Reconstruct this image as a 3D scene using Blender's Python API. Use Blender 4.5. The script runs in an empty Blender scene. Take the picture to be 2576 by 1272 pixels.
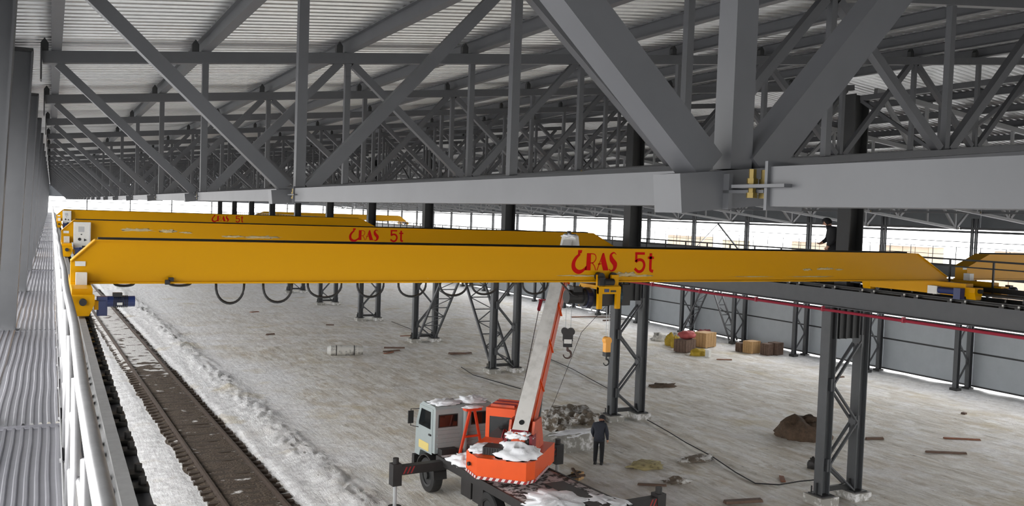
import bpy, bmesh, math, random
from mathutils import Vector, Matrix, Euler, noise
random.seed(7)
S = bpy.context.scene
COL = S.collection

# ------------------------------------------------------------------ camera, world, exposure
YAW, PITCH, ROLL, FPX, EYE = 0.4713, 0.0419, 0.0345, 2279.36, 8.7276
cam = bpy.data.cameras.new('camera')
cam.sensor_fit = 'HORIZONTAL'; cam.sensor_width = 36.0
cam.lens = FPX / 2576 * 36.0
cam.clip_start = 0.05; cam.clip_end = 2000
co = bpy.data.objects.new('camera', cam); COL.objects.link(co)
fw = Vector((math.sin(YAW) * math.cos(PITCH), math.cos(YAW) * math.cos(PITCH), -math.sin(PITCH)))
r0 = Vector((math.cos(YAW), -math.sin(YAW), 0)); d0 = fw.cross(r0)
rr = math.cos(ROLL) * r0 - math.sin(ROLL) * d0
dd = math.sin(ROLL) * r0 + math.cos(ROLL) * d0
M = Matrix((rr, -dd, -fw)).transposed().to_4x4(); M.translation = (0, 0, EYE)
co.matrix_world = M
S.camera = co

w = bpy.data.worlds.new('overcast'); S.world = w; w.use_nodes = True
bg = w.node_tree.nodes['Background']
bg.inputs[0].default_value = (1.0, 0.995, 0.985, 1); bg.inputs[1].default_value = 1.0
S.view_settings.view_transform = 'Standard'; S.view_settings.look = 'None'
S.view_settings.gamma = 1.0; S.view_settings.use_curve_mapping = False
S.view_settings.exposure = 2.6
S.cycles.max_bounces = 8; S.cycles.diffuse_bounces = 6; S.cycles.glossy_bounces = 4
S.cycles.caustics_reflective = False; S.cycles.caustics_refractive = False

# ------------------------------------------------------------------ materials
def lin(c):
    return tuple(((v / 255) / 12.92 if v / 255 <= 0.04045 else ((v / 255 + 0.055) / 1.055) ** 2.4) for v in c)
MATS = {}
def mat(name, col, rough=0.55, metal=0.0, var=0.0, scale=6.0, col2=None, thr=(0.45, 0.6), stretch=None, bump=0.0, spec=None):
    if name in MATS: return MATS[name]
    m = bpy.data.materials.new(name); m.use_nodes = True
    nt = m.node_tree; b = nt.nodes['Principled BSDF']
    c = lin(col)
    b.inputs['Base Color'].default_value = (*c, 1); b.inputs['Roughness'].default_value = rough
    b.inputs['Metallic'].default_value = metal
    if spec is not None: b.inputs['Specular IOR Level'].default_value = spec
    if var or col2 or bump:
        tc = nt.nodes.new('ShaderNodeTexCoord'); mp = nt.nodes.new('ShaderNodeMapping')
        if stretch: mp.inputs['Scale'].default_value = stretch
        nt.links.new(tc.outputs['Object'], mp.inputs[0])
        n = nt.nodes.new('ShaderNodeTexNoise'); n.inputs['Scale'].default_value = scale; n.inputs['Detail'].default_value = 6
        n.inputs['Roughness'].default_value = 0.65
        nt.links.new(mp.outputs[0], n.inputs[0])
        rp = nt.nodes.new('ShaderNodeValToRGB')
        if col2:
            rp.color_ramp.elements[0].position = thr[0]; rp.color_ramp.elements[1].position = thr[1]
            rp.color_ramp.elements[0].color = (*c, 1); rp.color_ramp.elements[1].color = (*lin(col2), 1)
        else:
            rp.color_ramp.elements[0].position = 0.3; rp.color_ramp.elements[1].position = 0.7
            rp.color_ramp.elements[0].color = (*[v * (1 - var) for v in c], 1)
            rp.color_ramp.elements[1].color = (*[min(1, v * (1 + var)) for v in c], 1)
        nt.links.new(n.outputs[0], rp.inputs[0])
        if var or col2: nt.links.new(rp.outputs[0], b.inputs['Base Color'])
        if bump:
            bp = nt.nodes.new('ShaderNodeBump'); bp.inputs['Strength'].default_value = bump; bp.inputs['Distance'].default_value = 0.05
            nt.links.new(n.outputs[0], bp.inputs['Height']); nt.links.new(bp.outputs[0], b.inputs['Normal'])
    MATS[name] = m
    return m
STEEL = mat('grey_paint', (75, 76, 79), 0.5, 0, 0.08, 3.0)
STEELC = mat('grey_paint_column', (74, 76, 79), 0.5, 0, 0.08, 3.0)
DARK = mat('dark_steel', (38, 39, 40), 0.55, 0, 0.15, 4.0)
GALV = mat('galvanised', (186, 187, 187), 0.34, 0.8, 0.08, 9.0)
ZINC = mat('zinc_pipe', (186, 186, 188), 0.38, 0.6, 0.1, 12.0)
DECKM = mat('deck_sheet_metal', (126, 126, 132), 0.45, 0.45, 0.07, 5.0)
PANEL = mat('wall_panel_paint', (166, 172, 177), 0.5, 0, 0.05, 1.5)
UPPER = mat('upper_cladding_paint', (110, 114, 119), 0.5, 0, 0.06, 1.2)
BLACK = mat('black_rubber', (24, 24, 25), 0.6)
GREASE = mat('greasy_black', (30, 29, 28), 0.45, 0.2, 0.4, 14.0)
RUST = mat('rusty_rail', (74, 62, 54), 0.6, 0.2, 0.35, 8.0)
YEL = mat('crane_yellow', (198, 143, 0), 0.4, 0, 0.05, 0.5, spec=0.12)
YELFROST = mat('crane_yellow_frosted', (198, 143, 0), 0.4, 0, 0, 2.6, (206, 184, 140), (0.72, 0.78), (0.7, 1.0, 2.6), spec=0.12)
REDL = mat('lettering_red', (182, 16, 14), 0.6, spec=0.1)
BLUE = mat('motor_blue', (28, 44, 92), 0.4)
WHITEB = mat('enclosure_white', (208, 208, 204), 0.5, 0, 0.06, 8.0)
PIPER = mat('red_pipe_paint', (150, 34, 56), 0.5, 0, 0.1, 3)
SNOW = mat('fresh_snow', (236, 238, 242), 0.8, 0, 0.03, 5.0, bump=0.4)
WOOD = mat('crate_wood', (176, 142, 98), 0.75, 0, 0.2, 7.0, stretch=(1, 1, 6))
WOODD = mat('dark_wood', (98, 78, 66), 0.8, 0, 0.25, 7.0)
CONC = mat('concrete', (150, 148, 142), 0.85, 0, 0, 3.0, (222, 222, 222), (0.5, 0.62), bump=0.3)
ORANGE = mat('truck_orange', (226, 84, 22), 0.42, 0, 0.05, 2.0)
ORANGED = mat('boom_orange', (196, 82, 48), 0.5, 0, 0, 4.0, (150, 70, 50), (0.5, 0.75))
CABGREY = mat('truck_cab_grey', (146, 155, 155), 0.45, 0, 0.04, 3.0)
GLASS = mat('dark_glass', (22, 26, 28), 0.08, 0.0, spec=0.8)
CHASS = mat('truck_black', (36, 34, 34), 0.55, 0, 0.2, 5.0)
SNOWYDECK = mat('snowy_black_deck', (40, 38, 38), 0.7, 0, 0, 5.5, (205, 203, 205), (0.44, 0.54), bump=0.3)
BOOMW = mat('boom_white', (206, 204, 200), 0.55, 0, 0, 2.2, (178, 176, 172), (0.45, 0.7))
CLOTH = mat('dark_work_cloth', (26, 27, 31), 0.85, 0, 0.15, 12)
CLOTHB = mat('navy_jacket', (40, 44, 54), 0.8, 0, 0.12, 12)
SKIN = mat('skin', (196, 150, 126), 0.6)
GREYHI = mat('reflective_grey', (170, 172, 174), 0.5)
EARTH = mat('dug_earth', (84, 68, 54), 0.95, 0, 0.35, 6.0, bump=0.8)
SANDY = mat('sandy_stain', (176, 164, 120), 0.95, 0, 0, 5.0, (110, 98, 74), (0.5, 0.7), bump=0.5)
BEIGE = mat('beige_shed', (140, 126, 110), 0.7, 0, 0.05, 1.0)
BEIGE2 = mat('pale_shed', (150, 138, 116), 0.7, 0, 0.05, 1.0)
RED2 = mat('faded_red_wrap', (176, 84, 84), 0.7, 0, 0.2, 5)
REDD = mat('dark_red_wrap', (120, 20, 34), 0.6)
YELD = mat('yellow_bale', (178, 150, 44), 0.75, 0, 0.25, 5)
BOLTY = mat('zinc_yellow_bolt', (104, 88, 40), 0.45, 0.5)
ROLLM = mat('wrapped_roll', (196, 194, 188), 0.6, 0, 0, 3.0, (110, 108, 104), (0.5, 0.68), bump=0.4)
STRIPE = None

# ------------------------------------------------------------------ builders
class MB:
    def __init__(s): s.v = []; s.f = []; s.smooth = False
    def add(s, vs, fs):
        o = len(s.v); s.v += [tuple(v) for v in vs]; s.f += [tuple(i + o for i in f) for f in fs]; return s
    def box(s, a, b, rz=0.0, piv=None):
        x0, y0, z0 = a; x1, y1, z1 = b
        vs = [(x0, y0, z0), (x1, y0, z0), (x1, y1, z0), (x0, y1, z0), (x0, y0, z1), (x1, y0, z1), (x1, y1, z1), (x0, y1, z1)]
        if rz:
            c = Vector(piv) if piv else Vector(((x0 + x1) / 2, (y0 + y1) / 2, 0)); R = Matrix.Rotation(rz, 3, 'Z')
            vs = [R @ (Vector(v) - c) + c for v in vs]
        return s.add(vs, [(0, 3, 2, 1), (4, 5, 6, 7), (0, 1, 5, 4), (1, 2, 6, 5), (2, 3, 7, 6), (3, 0, 4, 7)])
    def frame(s, p0, p1, up=(0, 0, 1)):
        p0 = Vector(p0); p1 = Vector(p1); d = (p1 - p0).normalized(); u = Vector(up)
        x = d.cross(u)
        if x.length < 1e-4: x = d.cross(Vector((0, 1, 0)))
        x.normalize(); u = x.cross(d).normalized(); return p0, p1, d, x, u
    def beam(s, p0, p1, w, h, up=(0, 0, 1)):
        p0, p1, d, x, u = s.frame(p0, p1, up)
        q = [(-1, -1), (1, -1), (1, 1), (-1, 1)]
        vs = [p + x * (a * w / 2) + u * (b * h / 2) for p in (p0, p1) for a, b in q]
        return s.add(vs, [(0, 3, 2, 1), (4, 5, 6, 7), (0, 1, 5, 4), (1, 2, 6, 5), (2, 3, 7, 6), (3, 0, 4, 7)])
    def ibeam(s, p0, p1, w, h, tf=0.015, tw=0.01, up=(0, 0, 1)):
        p0, p1, d, x, u = s.frame(p0, p1, up); a = w / 2; b = h / 2; t = tw / 2
        pr = [(-a, -b), (a, -b), (a, -b + tf), (t, -b + tf), (t, b - tf), (a, b - tf), (a, b), (-a, b), (-a, b - tf), (-t, b - tf), (-t, -b + tf), (-a, -b + tf)]
        vs = [p + x * i + u * j for p in (p0, p1) for i, j in pr]; n = 12
        fs = [(i, (i + 1) % n, n + (i + 1) % n, n + i) for i in range(n)]
        for o, fl in ((0, 1), (12, 0)):
            for q in ((0, 1, 2, 11), (11, 2, 3, 10), (10, 3, 4, 9), (9, 4, 5, 8), (8, 5, 6, 7)):
                q = tuple(k + o for k in q); fs.append(q[::-1] if fl else q)
        return s.add(vs, fs)
    def cyl(s, p0, p1, r, n=12, r2=None, cap=True):
        p0, p1, d, x, u = s.frame(p0, p1); r2 = r if r2 is None else r2
        vs = [p + x * (q * math.cos(2 * math.pi * i / n)) + u * (q * math.sin(2 * math.pi * i / n)) for p, q in ((p0, r), (p1, r2)) for i in range(n)]
        fs = [(i, (i + 1) % n, n + (i + 1) % n, n + i) for i in range(n)]
        if cap: fs += [tuple(range(n))[::-1], tuple(range(n, 2 * n))]
        return s.add(vs, fs)
    def tube(s, pts, r, n=8, cap=True):
        P = [Vector(p) for p in pts]; rings = []; up = Vector((0.13, 0.07, 1)).normalized()
        for i, p in enumerate(P):
            d = (P[min(i + 1, len(P) - 1)] - P[max(i - 1, 0)]).normalized()
            x = d.cross(up)
            if x.length < 1e-3: x = d.cross(Vector((1, 0.2, 0)))
            x.normalize(); u = x.cross(d)
            q = r[i] if isinstance(r, (list, tuple)) else r
            rings.append([p + x * (q * math.cos(2 * math.pi * k / n)) + u * (q * math.sin(2 * math.pi * k / n)) for k in range(n)])
        vs = [v for g in rings for v in g]; fs = []
        for i in range(len(P) - 1):
            for k in range(n):
                fs.append((i * n + k, i * n + (k + 1) % n, (i + 1) * n + (k + 1) % n, (i + 1) * n + k))
        if cap: fs += [tuple(range(n))[::-1], tuple(range((len(P) - 1) * n, len(P) * n))]
        return s.add(vs, fs)
    def prism(s, poly, a, b, ax='Y'):
        # poly of 2-D points extruded from a to b along ax
        def mk(p, t):
            if ax == 'Y': return (p[0], t, p[1])
            if ax == 'X': return (t, p[0], p[1])
            return (p[0], p[1], t)
        n = len(poly); vs = [mk(p, a) for p in poly] + [mk(p, b) for p in poly]
        fs = [(i, (i + 1) % n, n + (i + 1) % n, n + i) for i in range(n)] + [tuple(range(n))[::-1], tuple(range(n, 2 * n))]
        return s.add(vs, fs)
    def frustum(s, lo, hi):
        # lo, hi: 4 points each
        return s.add(list(lo) + list(hi), [(0, 3, 2, 1), (4, 5, 6, 7), (0, 1, 5, 4), (1, 2, 6, 5), (2, 3, 7, 6), (3, 0, 4, 7)])
    def blob(s, c, rad, seed=0, amp=0.25, n=10, m=7, flat=None, freq=1.6):
        vs = []; c = Vector(c)
        for j in range(m + 1):
            th = math.pi * j / m
            for i in range(n):
                ph = 2 * math.pi * i / n
                d = Vector((math.sin(th) * math.cos(ph), math.sin(th) * math.sin(ph), math.cos(th)))
                k = 1 + amp * noise.noise(d * freq + Vector((seed * 7.3, seed * 3.1, seed)))
                p = Vector((d.x * rad[0], d.y * rad[1], d.z * rad[2])) * k + c
                if flat is not None and p.z < flat: p.z = flat
                vs.append(p)
        fs = [(j * n + i, (j + 1) * n + i, (j + 1) * n + (i + 1) % n, j * n + (i + 1) % n) for j in range(m) for i in range(n)]
        return s.add(vs, fs)
    def mesh(s, name, m, smooth=False):
        me = bpy.data.meshes.new(name); me.from_pydata([tuple(v) for v in s.v], [], s.f)
        bm = bmesh.new(); bm.from_mesh(me); bmesh.ops.recalc_face_normals(bm, faces=bm.faces); bm.to_mesh(me); bm.free()
        if smooth or s.smooth:
            for p in me.polygons: p.use_smooth = True
        me.materials.append(m); me.update(); return me
    def build(s, name, m, parent=None, smooth=False):
        return put(name, s.mesh(name, m, smooth), parent)
def put(name, me, parent=None, loc=None):
    o = bpy.data.objects.new(name, me); COL.objects.link(o)
    if parent is not None: o.parent = parent
    if loc is not None: o.location = loc
    return o
def empty(name, loc=(0, 0, 0), rz=0.0):
    o = bpy.data.objects.new(name, None); COL.objects.link(o); o.location = loc; o.rotation_euler = (0, 0, rz)
    o.empty_display_size = 0.2; return o
def tag(o, label=None, cat=None, group=None, kind=None):
    if label: o['label'] = label
    if cat: o['category'] = cat
    if group: o['group'] = group
    if kind: o['kind'] = kind
    return o
KIDS = {}
def copy_tree(o, parent=None):
    c = o.copy(); COL.objects.link(c)
    if parent is not None: c.parent = parent
    for ch in [x for x in o.children]: copy_tree(ch, c)
    return c
ORD = ['first', 'second', 'third', 'fourth', 'fifth', 'sixth', 'seventh', 'eighth', 'ninth', 'tenth', 'eleventh', 'twelfth', 'thirteenth', 'fourteenth']

# ------------------------------------------------------------------ hall grid
G0, STEP, K0, K1 = 2.4, 6.0, -2, 24
YK = lambda k: G0 + STEP * k
YFRONT, YEND = YK(K0) - 0.3, YK(K1) + 0.3
RIDGE = 22.5
SL = 0.104
XN, PAN = 2.045, 2.197
ZT = lambda x: 10.785 + SL * (x + 0.14)         # top of top chord, near bay
ZB = lambda x: 8.89 + SL * (x - 1.9)            # top of bottom chord, near bay
NX = [XN + PAN * k for k in range(9)]
ALLY = [YK(k) for k in range(K0, K1 + 1)]
CY = [20.65 + 12 * k for k in range(-2, 11)]    # middle columns

# ------------------------------------------------------------------ snow ground
def ground_h(x, y):
    h = 0.035 * noise.noise(Vector((x * 0.35, y * 0.35, 3.1))) + 0.018 * noise.noise(Vector((x * 1.6, y * 1.6, 0.4)))
    cx = 5.36 - 0.031 * (y - 26.5)
    d = x - cx
    # ploughed banks either side of the track
    b = math.exp(-((d - 2.9) / 0.75) ** 2) * 0.22 + math.exp(-((d - 1.55) / 0.4) ** 2) * 0.06 + math.exp(-((d + 2.2) / 0.9) ** 2) * 0.08
    if b > 0.01:
        h += b * (0.55 + 1.1 * abs(noise.noise(Vector((x * 2.3, y * 2.3, 8.0)))) + 0.5 * noise.noise(Vector((x * 5, y * 5, 2.0))))
    if abs(d) < 1.35: h = -0.03 + 0.01 * noise.noise(Vector((x * 3, y * 3, 1.0)))
    # wheel ruts across the middle
    r = math.sin((x * 0.55 + y * 0.83) * 1.9 + 2.2 * noise.noise(Vector((x * 0.12, y * 0.12, 5))))
    h += 0.012 * r * (0.5 + noise.noise(Vector((x * 0.2, y * 0.2, 9))))
    # drift along the far right wall
    if 41.0 < x < 45.2: h += 0.20 * ((x - 41.0) / 4.2) ** 2 * (0.75 + 0.5 * noise.noise(Vector((x * 0.4, y * 0.5, 4))))
    elif x >= 45.2: h += 0.1
    return h
def axis(segs):
    out = []
    for a, b, st in segs:
        n = max(1, round((b - a) / st))
        out += [a + (b - a) * i / n for i in range(n)]
    out.append(segs[-1][1]); return out
xs = axis([(-140, -20, 20), (-20, 0, 2.0), (0, 12, 0.14), (12, 30, 0.26), (30, 46, 0.4), (46, 60, 2.5), (60, 260, 20)])
ys = axis([(-120, -20, 20), (-20, 14, 2.0), (14, 46, 0.22), (46, 80, 0.4), (80, 150, 1.6), (150, 300, 15)])
nx, ny = len(xs), len(ys)
vs = []
for y in ys:
    for x in xs:
        vs.append((x, y, ground_h(x, y) if (-1 < x < 50 and 10 < y < 150) else 0.0))
fs = [(j * nx + i, j * nx + i + 1, (j + 1) * nx + i + 1, (j + 1) * nx + i) for j in range(ny - 1) for i in range(nx - 1)]
me = bpy.data.meshes.new('floor'); me.from_pydata(vs, [], fs)
for p in me.polygons: p.use_smooth = True
def snow_material():
    m = bpy.data.materials.new('trampled_snow'); m.use_nodes = True; nt = m.node_tree; N = nt.nodes; L = nt.links
    b = N['Principled BSDF']; b.inputs['Roughness'].default_value = 0.62; b.inputs['Specular IOR Level'].default_value = 0.35
    tc = N.new('ShaderNodeTexCoord')
    def nz(scale, detail, stretch=(1, 1, 1), rot=0.0, rough=0.6, off=(0, 0, 0)):
        mp = N.new('ShaderNodeMapping'); mp.inputs['Scale'].default_value = stretch; mp.inputs['Rotation'].default_value = (0, 0, rot); mp.inputs['Location'].default_value = off
        L.new(tc.outputs['Object'], mp.inputs[0]); n = N.new('ShaderNodeTexNoise'); n.inputs['Scale'].default_value = scale
        n.inputs['Detail'].default_value = detail; n.inputs['Roughness'].default_value = rough; L.new(mp.outputs[0], n.inputs[0]); return n.outputs[0]
    def ramp(v, a, c, ca, cb):
        r = N.new('ShaderNodeValToRGB'); r.color_ramp.elements[0].position = a; r.color_ramp.elements[1].position = c
        r.color_ramp.elements[0].color = (*ca, 1); r.color_ramp.elements[1].color = (*cb, 1); L.new(v, r.inputs[0]); return r.outputs[0]
    def fac(v, a, c): return ramp(v, a, c, (0, 0, 0), (1, 1, 1))
    def mix(f, a, c):
        x = N.new('ShaderNodeMix'); x.data_type = 'RGBA'; L.new(f, x.inputs[0])
        for i, q in ((6, a), (7, c)):
            if isinstance(q, tuple): x.inputs[i].default_value = (*q, 1)
            else: L.new(q, x.inputs[i])
        return x.outputs[2]
    def mth(op, a, c):
        x = N.new('ShaderNodeMath'); x.operation = op
        for i, q in enumerate((a, c)):
            if isinstance(q, (int, float)): x.inputs[i].default_value = q
            else: L.new(q, x.inputs[i])
        return x.outputs[0]
    sep = N.new('ShaderNodeSeparateXYZ'); L.new(tc.outputs['Object'], sep.inputs[0]); X, Y = sep.outputs[0], sep.outputs[1]
    def band(v, a, c, soft):
        r1 = N.new('ShaderNodeMapRange'); r1.interpolation_type = 'SMOOTHSTEP'; L.new(v, r1.inputs[0])
        r1.inputs[1].default_value = a; r1.inputs[2].default_value = a + soft
        r2 = N.new('ShaderNodeMapRange'); r2.interpolation_type = 'SMOOTHSTEP'; L.new(v, r2.inputs[0])
        r2.inputs[1].default_value = c - soft; r2.inputs[2].default_value = c; r2.inputs[3].default_value = 1; r2.inputs[4].default_value = 0
        return mth('MULTIPLY', r1.outputs[0], r2.outputs[0])
    fine = nz(3.0, 8, rough=0.7); big = nz(0.16, 5); mid = nz(0.7, 7, rough=0.65)
    streak = nz(1.0, 9, (2.4, 0.34, 1), 0.12, 0.72); streak2 = nz(1.5, 8, (2.6, 0.28, 1), 0.45, 0.72, (5, 3, 0)); streak3 = nz(0.55, 8, (2.0, 0.5, 1), -0.2, 0.7, (1, 8, 0))
    # where feet and wheels have worked the snow into dirty ice
    wornmask = band(mth('ADD', X, mth('MULTIPLY', mth('SUBTRACT', big, 0.5), 12.0)), 7.0, 44.5, 5.0)
    wornmask = mth('MULTIPLY', wornmask, mth('SUBTRACT', 1.1, mth('MULTIPLY', band(Y, 50, 400, 40), 0.7)))
    ice = ramp(streak, 0.32, 0.66, lin((172, 163, 149)), lin((234, 231, 224)))
    ice = mix(mth('MULTIPLY', fac(streak3, 0.48, 0.64), 0.6), ice, lin((188, 172, 148)))
    ice = mix(mth('MULTIPLY', fac(streak2, 0.52, 0.66), 0.75), ice, lin((238, 237, 234)))
    snow = ramp(fine, 0.32, 0.62, lin((204, 203, 204)), lin((248, 248, 249)))
    f = mth('MULTIPLY', wornmask, fac(mth('ADD', mth('MULTIPLY', mid, 0.5), mth('MULTIPLY', big, 0.6)), 0.36, 0.58))
    ice = mix(mth('MULTIPLY', fac(nz(0.9, 9, (1.3, 0.7, 1), 0.3, 0.7, (7, 2, 0)), 0.52, 0.6), 0.7), ice, lin((240, 239, 236)))
    ice = mix(mth('MULTIPLY', fac(nz(1.1, 9, (1.5, 0.6, 1), -0.3, 0.72, (4, 12, 0)), 0.56, 0.64), 0.55), ice, lin((150, 138, 118)))
    base = mix(f, snow, ice)
    base = mix(mth('MULTIPLY', fac(nz(0.3, 7, off=(11, 4, 0)), 0.57, 0.68), 0.5), base, lin((190, 174, 134)))
    base = mix(mth('MULTIPLY', mth('MULTIPLY', fac(nz(2.0, 9, (1.6, 0.5, 1), 0.25, 0.8, (2, 9, 0)), 0.585, 0.68), f), 0.8), base, lin((88, 78, 66)))
    base = mix(mth('MULTIPLY', fac(nz(6.0, 6, off=(3, 3, 0)), 0.66, 0.72), 0.7), base, lin((92, 82, 72)))
    L.new(base, b.inputs['Base Color'])
    bp = N.new('ShaderNodeBump'); bp.inputs['Strength'].default_value = 0.9; bp.inputs['Distance'].default_value = 0.12
    L.new(mth('ADD', mth('MULTIPLY', fine, 0.5), mth('ADD', mth('MULTIPLY', streak, 0.7), mth('MULTIPLY', mid, 0.6))), bp.inputs['Height']); L.new(bp.outputs[0], b.inputs['Normal'])
    return m
me.materials.append(snow_material())
fl = put('floor', me); tag(fl, 'trampled dirty snow and ice covering the hall ground', None, None, 'structure')

# ------------------------------------------------------------------ roof deck (ceiling)
ceil = empty('ceiling', (RIDGE, 60, 12)); tag(ceil, 'ribbed galvanised roof decking on grey purlins', None, None, 'structure')
def sheet_mesh(x0, z0, x1, z1):
    m = MB(); prof = []
    n = 24; p = STEP / n
    for i in range(n):
        y = i * p
        prof += [(y, 0), (y + p * 0.42, 0), (y + p * 0.52, 0.09), (y + p * 0.90, 0.09)]
    prof.append((STEP, 0))
    v = [(x0, y, z0 + z) for y, z in prof] + [(x1, y, z1 + z) for y, z in prof]; q = len(prof)
    m.add(v, [(i, i + 1, q + i + 1, q + i) for i in range(q - 1)])
    return m.mesh('roof_sheet', GALV)
ZR = lambda x: ZT(x) + 0.225
cuts = [-1.3, 6.5, 14.3, RIDGE]
for a, b in zip(cuts[:-1], cuts[1:]):
    m1 = sheet_mesh(a, ZR(a), b + 0.05, ZR(b + 0.05)); m2 = sheet_mesh(45 - a, ZR(a), 45 - b - 0.05, ZR(b + 0.05))
    for k in range(K0, K1):
        for mm in (m1, m2):
            o = put('roof_sheet', mm, ceil); o.matrix_parent_inverse = ceil.matrix_world.inverted() if False else Matrix.Translation((-RIDGE, -60, -12)); o.location = (0, YK(k), 0)

# ------------------------------------------------------------------ purlins
def purlin(x, z, label):
    m = MB().ibeam((0, YFRONT, 0.11), (0, YEND, 0.11), 0.13, 0.22, 0.014, 0.012)
    o = m.build('roof_purlin', STEEL); o.location = (x, 0, z + 0.002); return tag(o, label, 'purlin', 'roof purlins')
purlin(0.04, ZT(0.04), 'grey roof purlin running along the eave above the walkway')
for k, x in enumerate(NX):
    if k < 6: lb = 'grey roof purlin, %s in from the eave purlin above the walkway' % ORD[k]
    else: lb = 'grey roof purlin on the rising slope, %s down from the ridge columns' % ORD[8 - k]
    purlin(x, ZT(x), lb)
for k, x in enumerate(NX): purlin(45 - x, ZT(x), 'grey roof purlin on the far slope, %s up from the far wall eave purlin' % ORD[k])
purlin(45 - 0.04, ZT(0.04), 'grey roof purlin running along the eave of the far side wall')

# ------------------------------------------------------------------ roof trusses
def make_truss(mir):
    f = (lambda x: 45 - x) if mir else (lambda x: x)
    t = empty('roof_truss', (f(0.0), 0, 0))
    bx = -f(0.0)
    P = lambda x, z, y=0.0: (f(x) + bx, y, z)
    base = mat('grey_paint_lit', (132, 133, 135), 0.5, 0, 0.08, 3.0) if mir else STEEL  # far trusses: lighter copy of the steel paint, light from below put into colour
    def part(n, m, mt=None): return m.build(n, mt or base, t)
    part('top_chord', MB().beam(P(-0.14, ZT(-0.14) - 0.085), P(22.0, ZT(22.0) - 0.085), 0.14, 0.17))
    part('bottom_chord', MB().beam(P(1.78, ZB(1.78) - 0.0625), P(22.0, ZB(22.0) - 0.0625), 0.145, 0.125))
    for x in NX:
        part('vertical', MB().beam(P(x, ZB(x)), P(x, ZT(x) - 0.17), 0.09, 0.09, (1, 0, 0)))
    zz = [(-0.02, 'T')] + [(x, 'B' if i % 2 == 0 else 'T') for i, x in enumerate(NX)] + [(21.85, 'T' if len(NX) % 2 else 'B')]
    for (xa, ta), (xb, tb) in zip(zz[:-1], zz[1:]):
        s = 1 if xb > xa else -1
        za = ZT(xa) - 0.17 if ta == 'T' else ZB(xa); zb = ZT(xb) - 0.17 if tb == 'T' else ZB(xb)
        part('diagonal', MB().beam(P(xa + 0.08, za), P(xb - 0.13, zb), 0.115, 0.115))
    part('end_plate', MB().box((min(P(-0.16, 0)[0], P(-0.14, 0)[0]), -0.16, ZT(0) - 0.42), (max(P(-0.16, 0)[0], P(-0.14, 0)[0]), 0.16, ZT(0) + 0.02)), DARK)
    for x in [0.04] + NX:
        c = MB(); a = P(x - 0.1, 0)[0]; b = P(x - 0.2, 0)[0]; a, b = min(a, b), max(a, b)
        c.prism([(a, ZT(x) - 0.02), (b, ZT(x) - 0.02), (b, ZT(x) + 0.10), ((a + b) / 2, ZT(x) + 0.17), (a, ZT(x) + 0.10)], -0.05, 0.05)
        part('purlin_cleat', c, DARK)
    # lugs that the eave-side tie bolts to
    fx = sorted((P(1.95, 0)[0], P(1.965, 0)[0]))
    part('joint_plate', MB().box((fx[0], -0.10, 8.77), (fx[1], -0.0725, 8.885)))
    fx = sorted((P(1.95, 0)[0], P(2.07, 0)[0]))
    part('joint_plate', MB().box((fx[0], -0.26, 8.822), (fx[1], -0.0725, 8.832)))
    return t
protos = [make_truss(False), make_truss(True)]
first = [True, True]
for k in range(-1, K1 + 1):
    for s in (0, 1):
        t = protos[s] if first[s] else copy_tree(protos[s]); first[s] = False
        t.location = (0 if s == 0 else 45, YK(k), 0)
        if s == 0:
            if k == 0: lb = 'grey box-section roof truss with the large bolted joint and brass-coloured bolts'
            elif 0 < k < 15: lb = 'grey roof truss, %s behind the truss with the brass-coloured joint bolts' % ORD[k - 1]
            else: lb = 'grey lattice roof truss above the snow-covered bay with the railway track'
        else: lb = 'grey lattice roof truss sloping down towards the grey panelled side wall'
        tag(t, lb, 'roof truss', 'roof trusses over the %s bay' % ('track' if s == 0 else 'far'))

# ties between the trusses
def tie(x, z, k, label, group, h=0.12, w=0.12):
    t = empty('tie_beam', (x, YK(k), z))
    MB().box((-w / 2, 0.08, -h / 2), (w / 2, STEP - 0.31, h / 2)).build('beam', STEEL, t)
    MB().box((-w / 2 - 0.012, STEP - 0.31, -h / 2 - 0.012), (w / 2 + 0.012, STEP - 0.298, h / 2 + 0.016)).build('end_plate', STEEL, t)
    MB().box((-w / 2 - 0.03, STEP - 0.40, -0.004), (w / 2 - 0.03, STEP - 0.17, 0.006)).build('fin_plate', STEEL, t)
    for dx in (-0.05, 0.0):
        b = MB().cyl((dx, STEP - 0.22, -0.03), (dx, STEP - 0.22, 0.055), 0.012, 6)
        b.cyl((dx, STEP - 0.22, 0.010), (dx, STEP - 0.22, 0.026), 0.018, 6).cyl((dx, STEP - 0.22, -0.034), (dx, STEP - 0.22, -0.018), 0.018, 6)
        b.build('bolt', BOLTY, t)
    return tag(t, label, 'tie beam', group)
for k in range(-1, 14):
    nm = 'pale grey tie beam bolted to the truss joint with brass-coloured bolts' if k in (-1, 0) else 'pale grey tie beam joining the lower truss corners further along the hall'
    if k == 0: nm = 'pale grey tie beam running from the brass-bolted joint to the second truss'
    tie(1.99, 8.84, k, nm, 'tie beams along the eave side')
for k in range(0, K1):
    tie(45 - 1.99, 8.84, k, 'grey tie beam at the lower truss corners by the far side wall', 'tie beams by the far wall')
    x = NX[3]
    if 0 < k < 12: tie(45 - x, ZB(x) - 0.06, k, 'thin grey tie beam under the middle of the far slope trusses', 'tie beams under the far slope', 0.09, 0.09)
    if 0 < k < 8: tie(x, ZB(x) - 0.06, k, 'thin grey tie beam under the middle of the track bay trusses', 'tie beams under the track bay', 0.09, 0.09)

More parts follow.
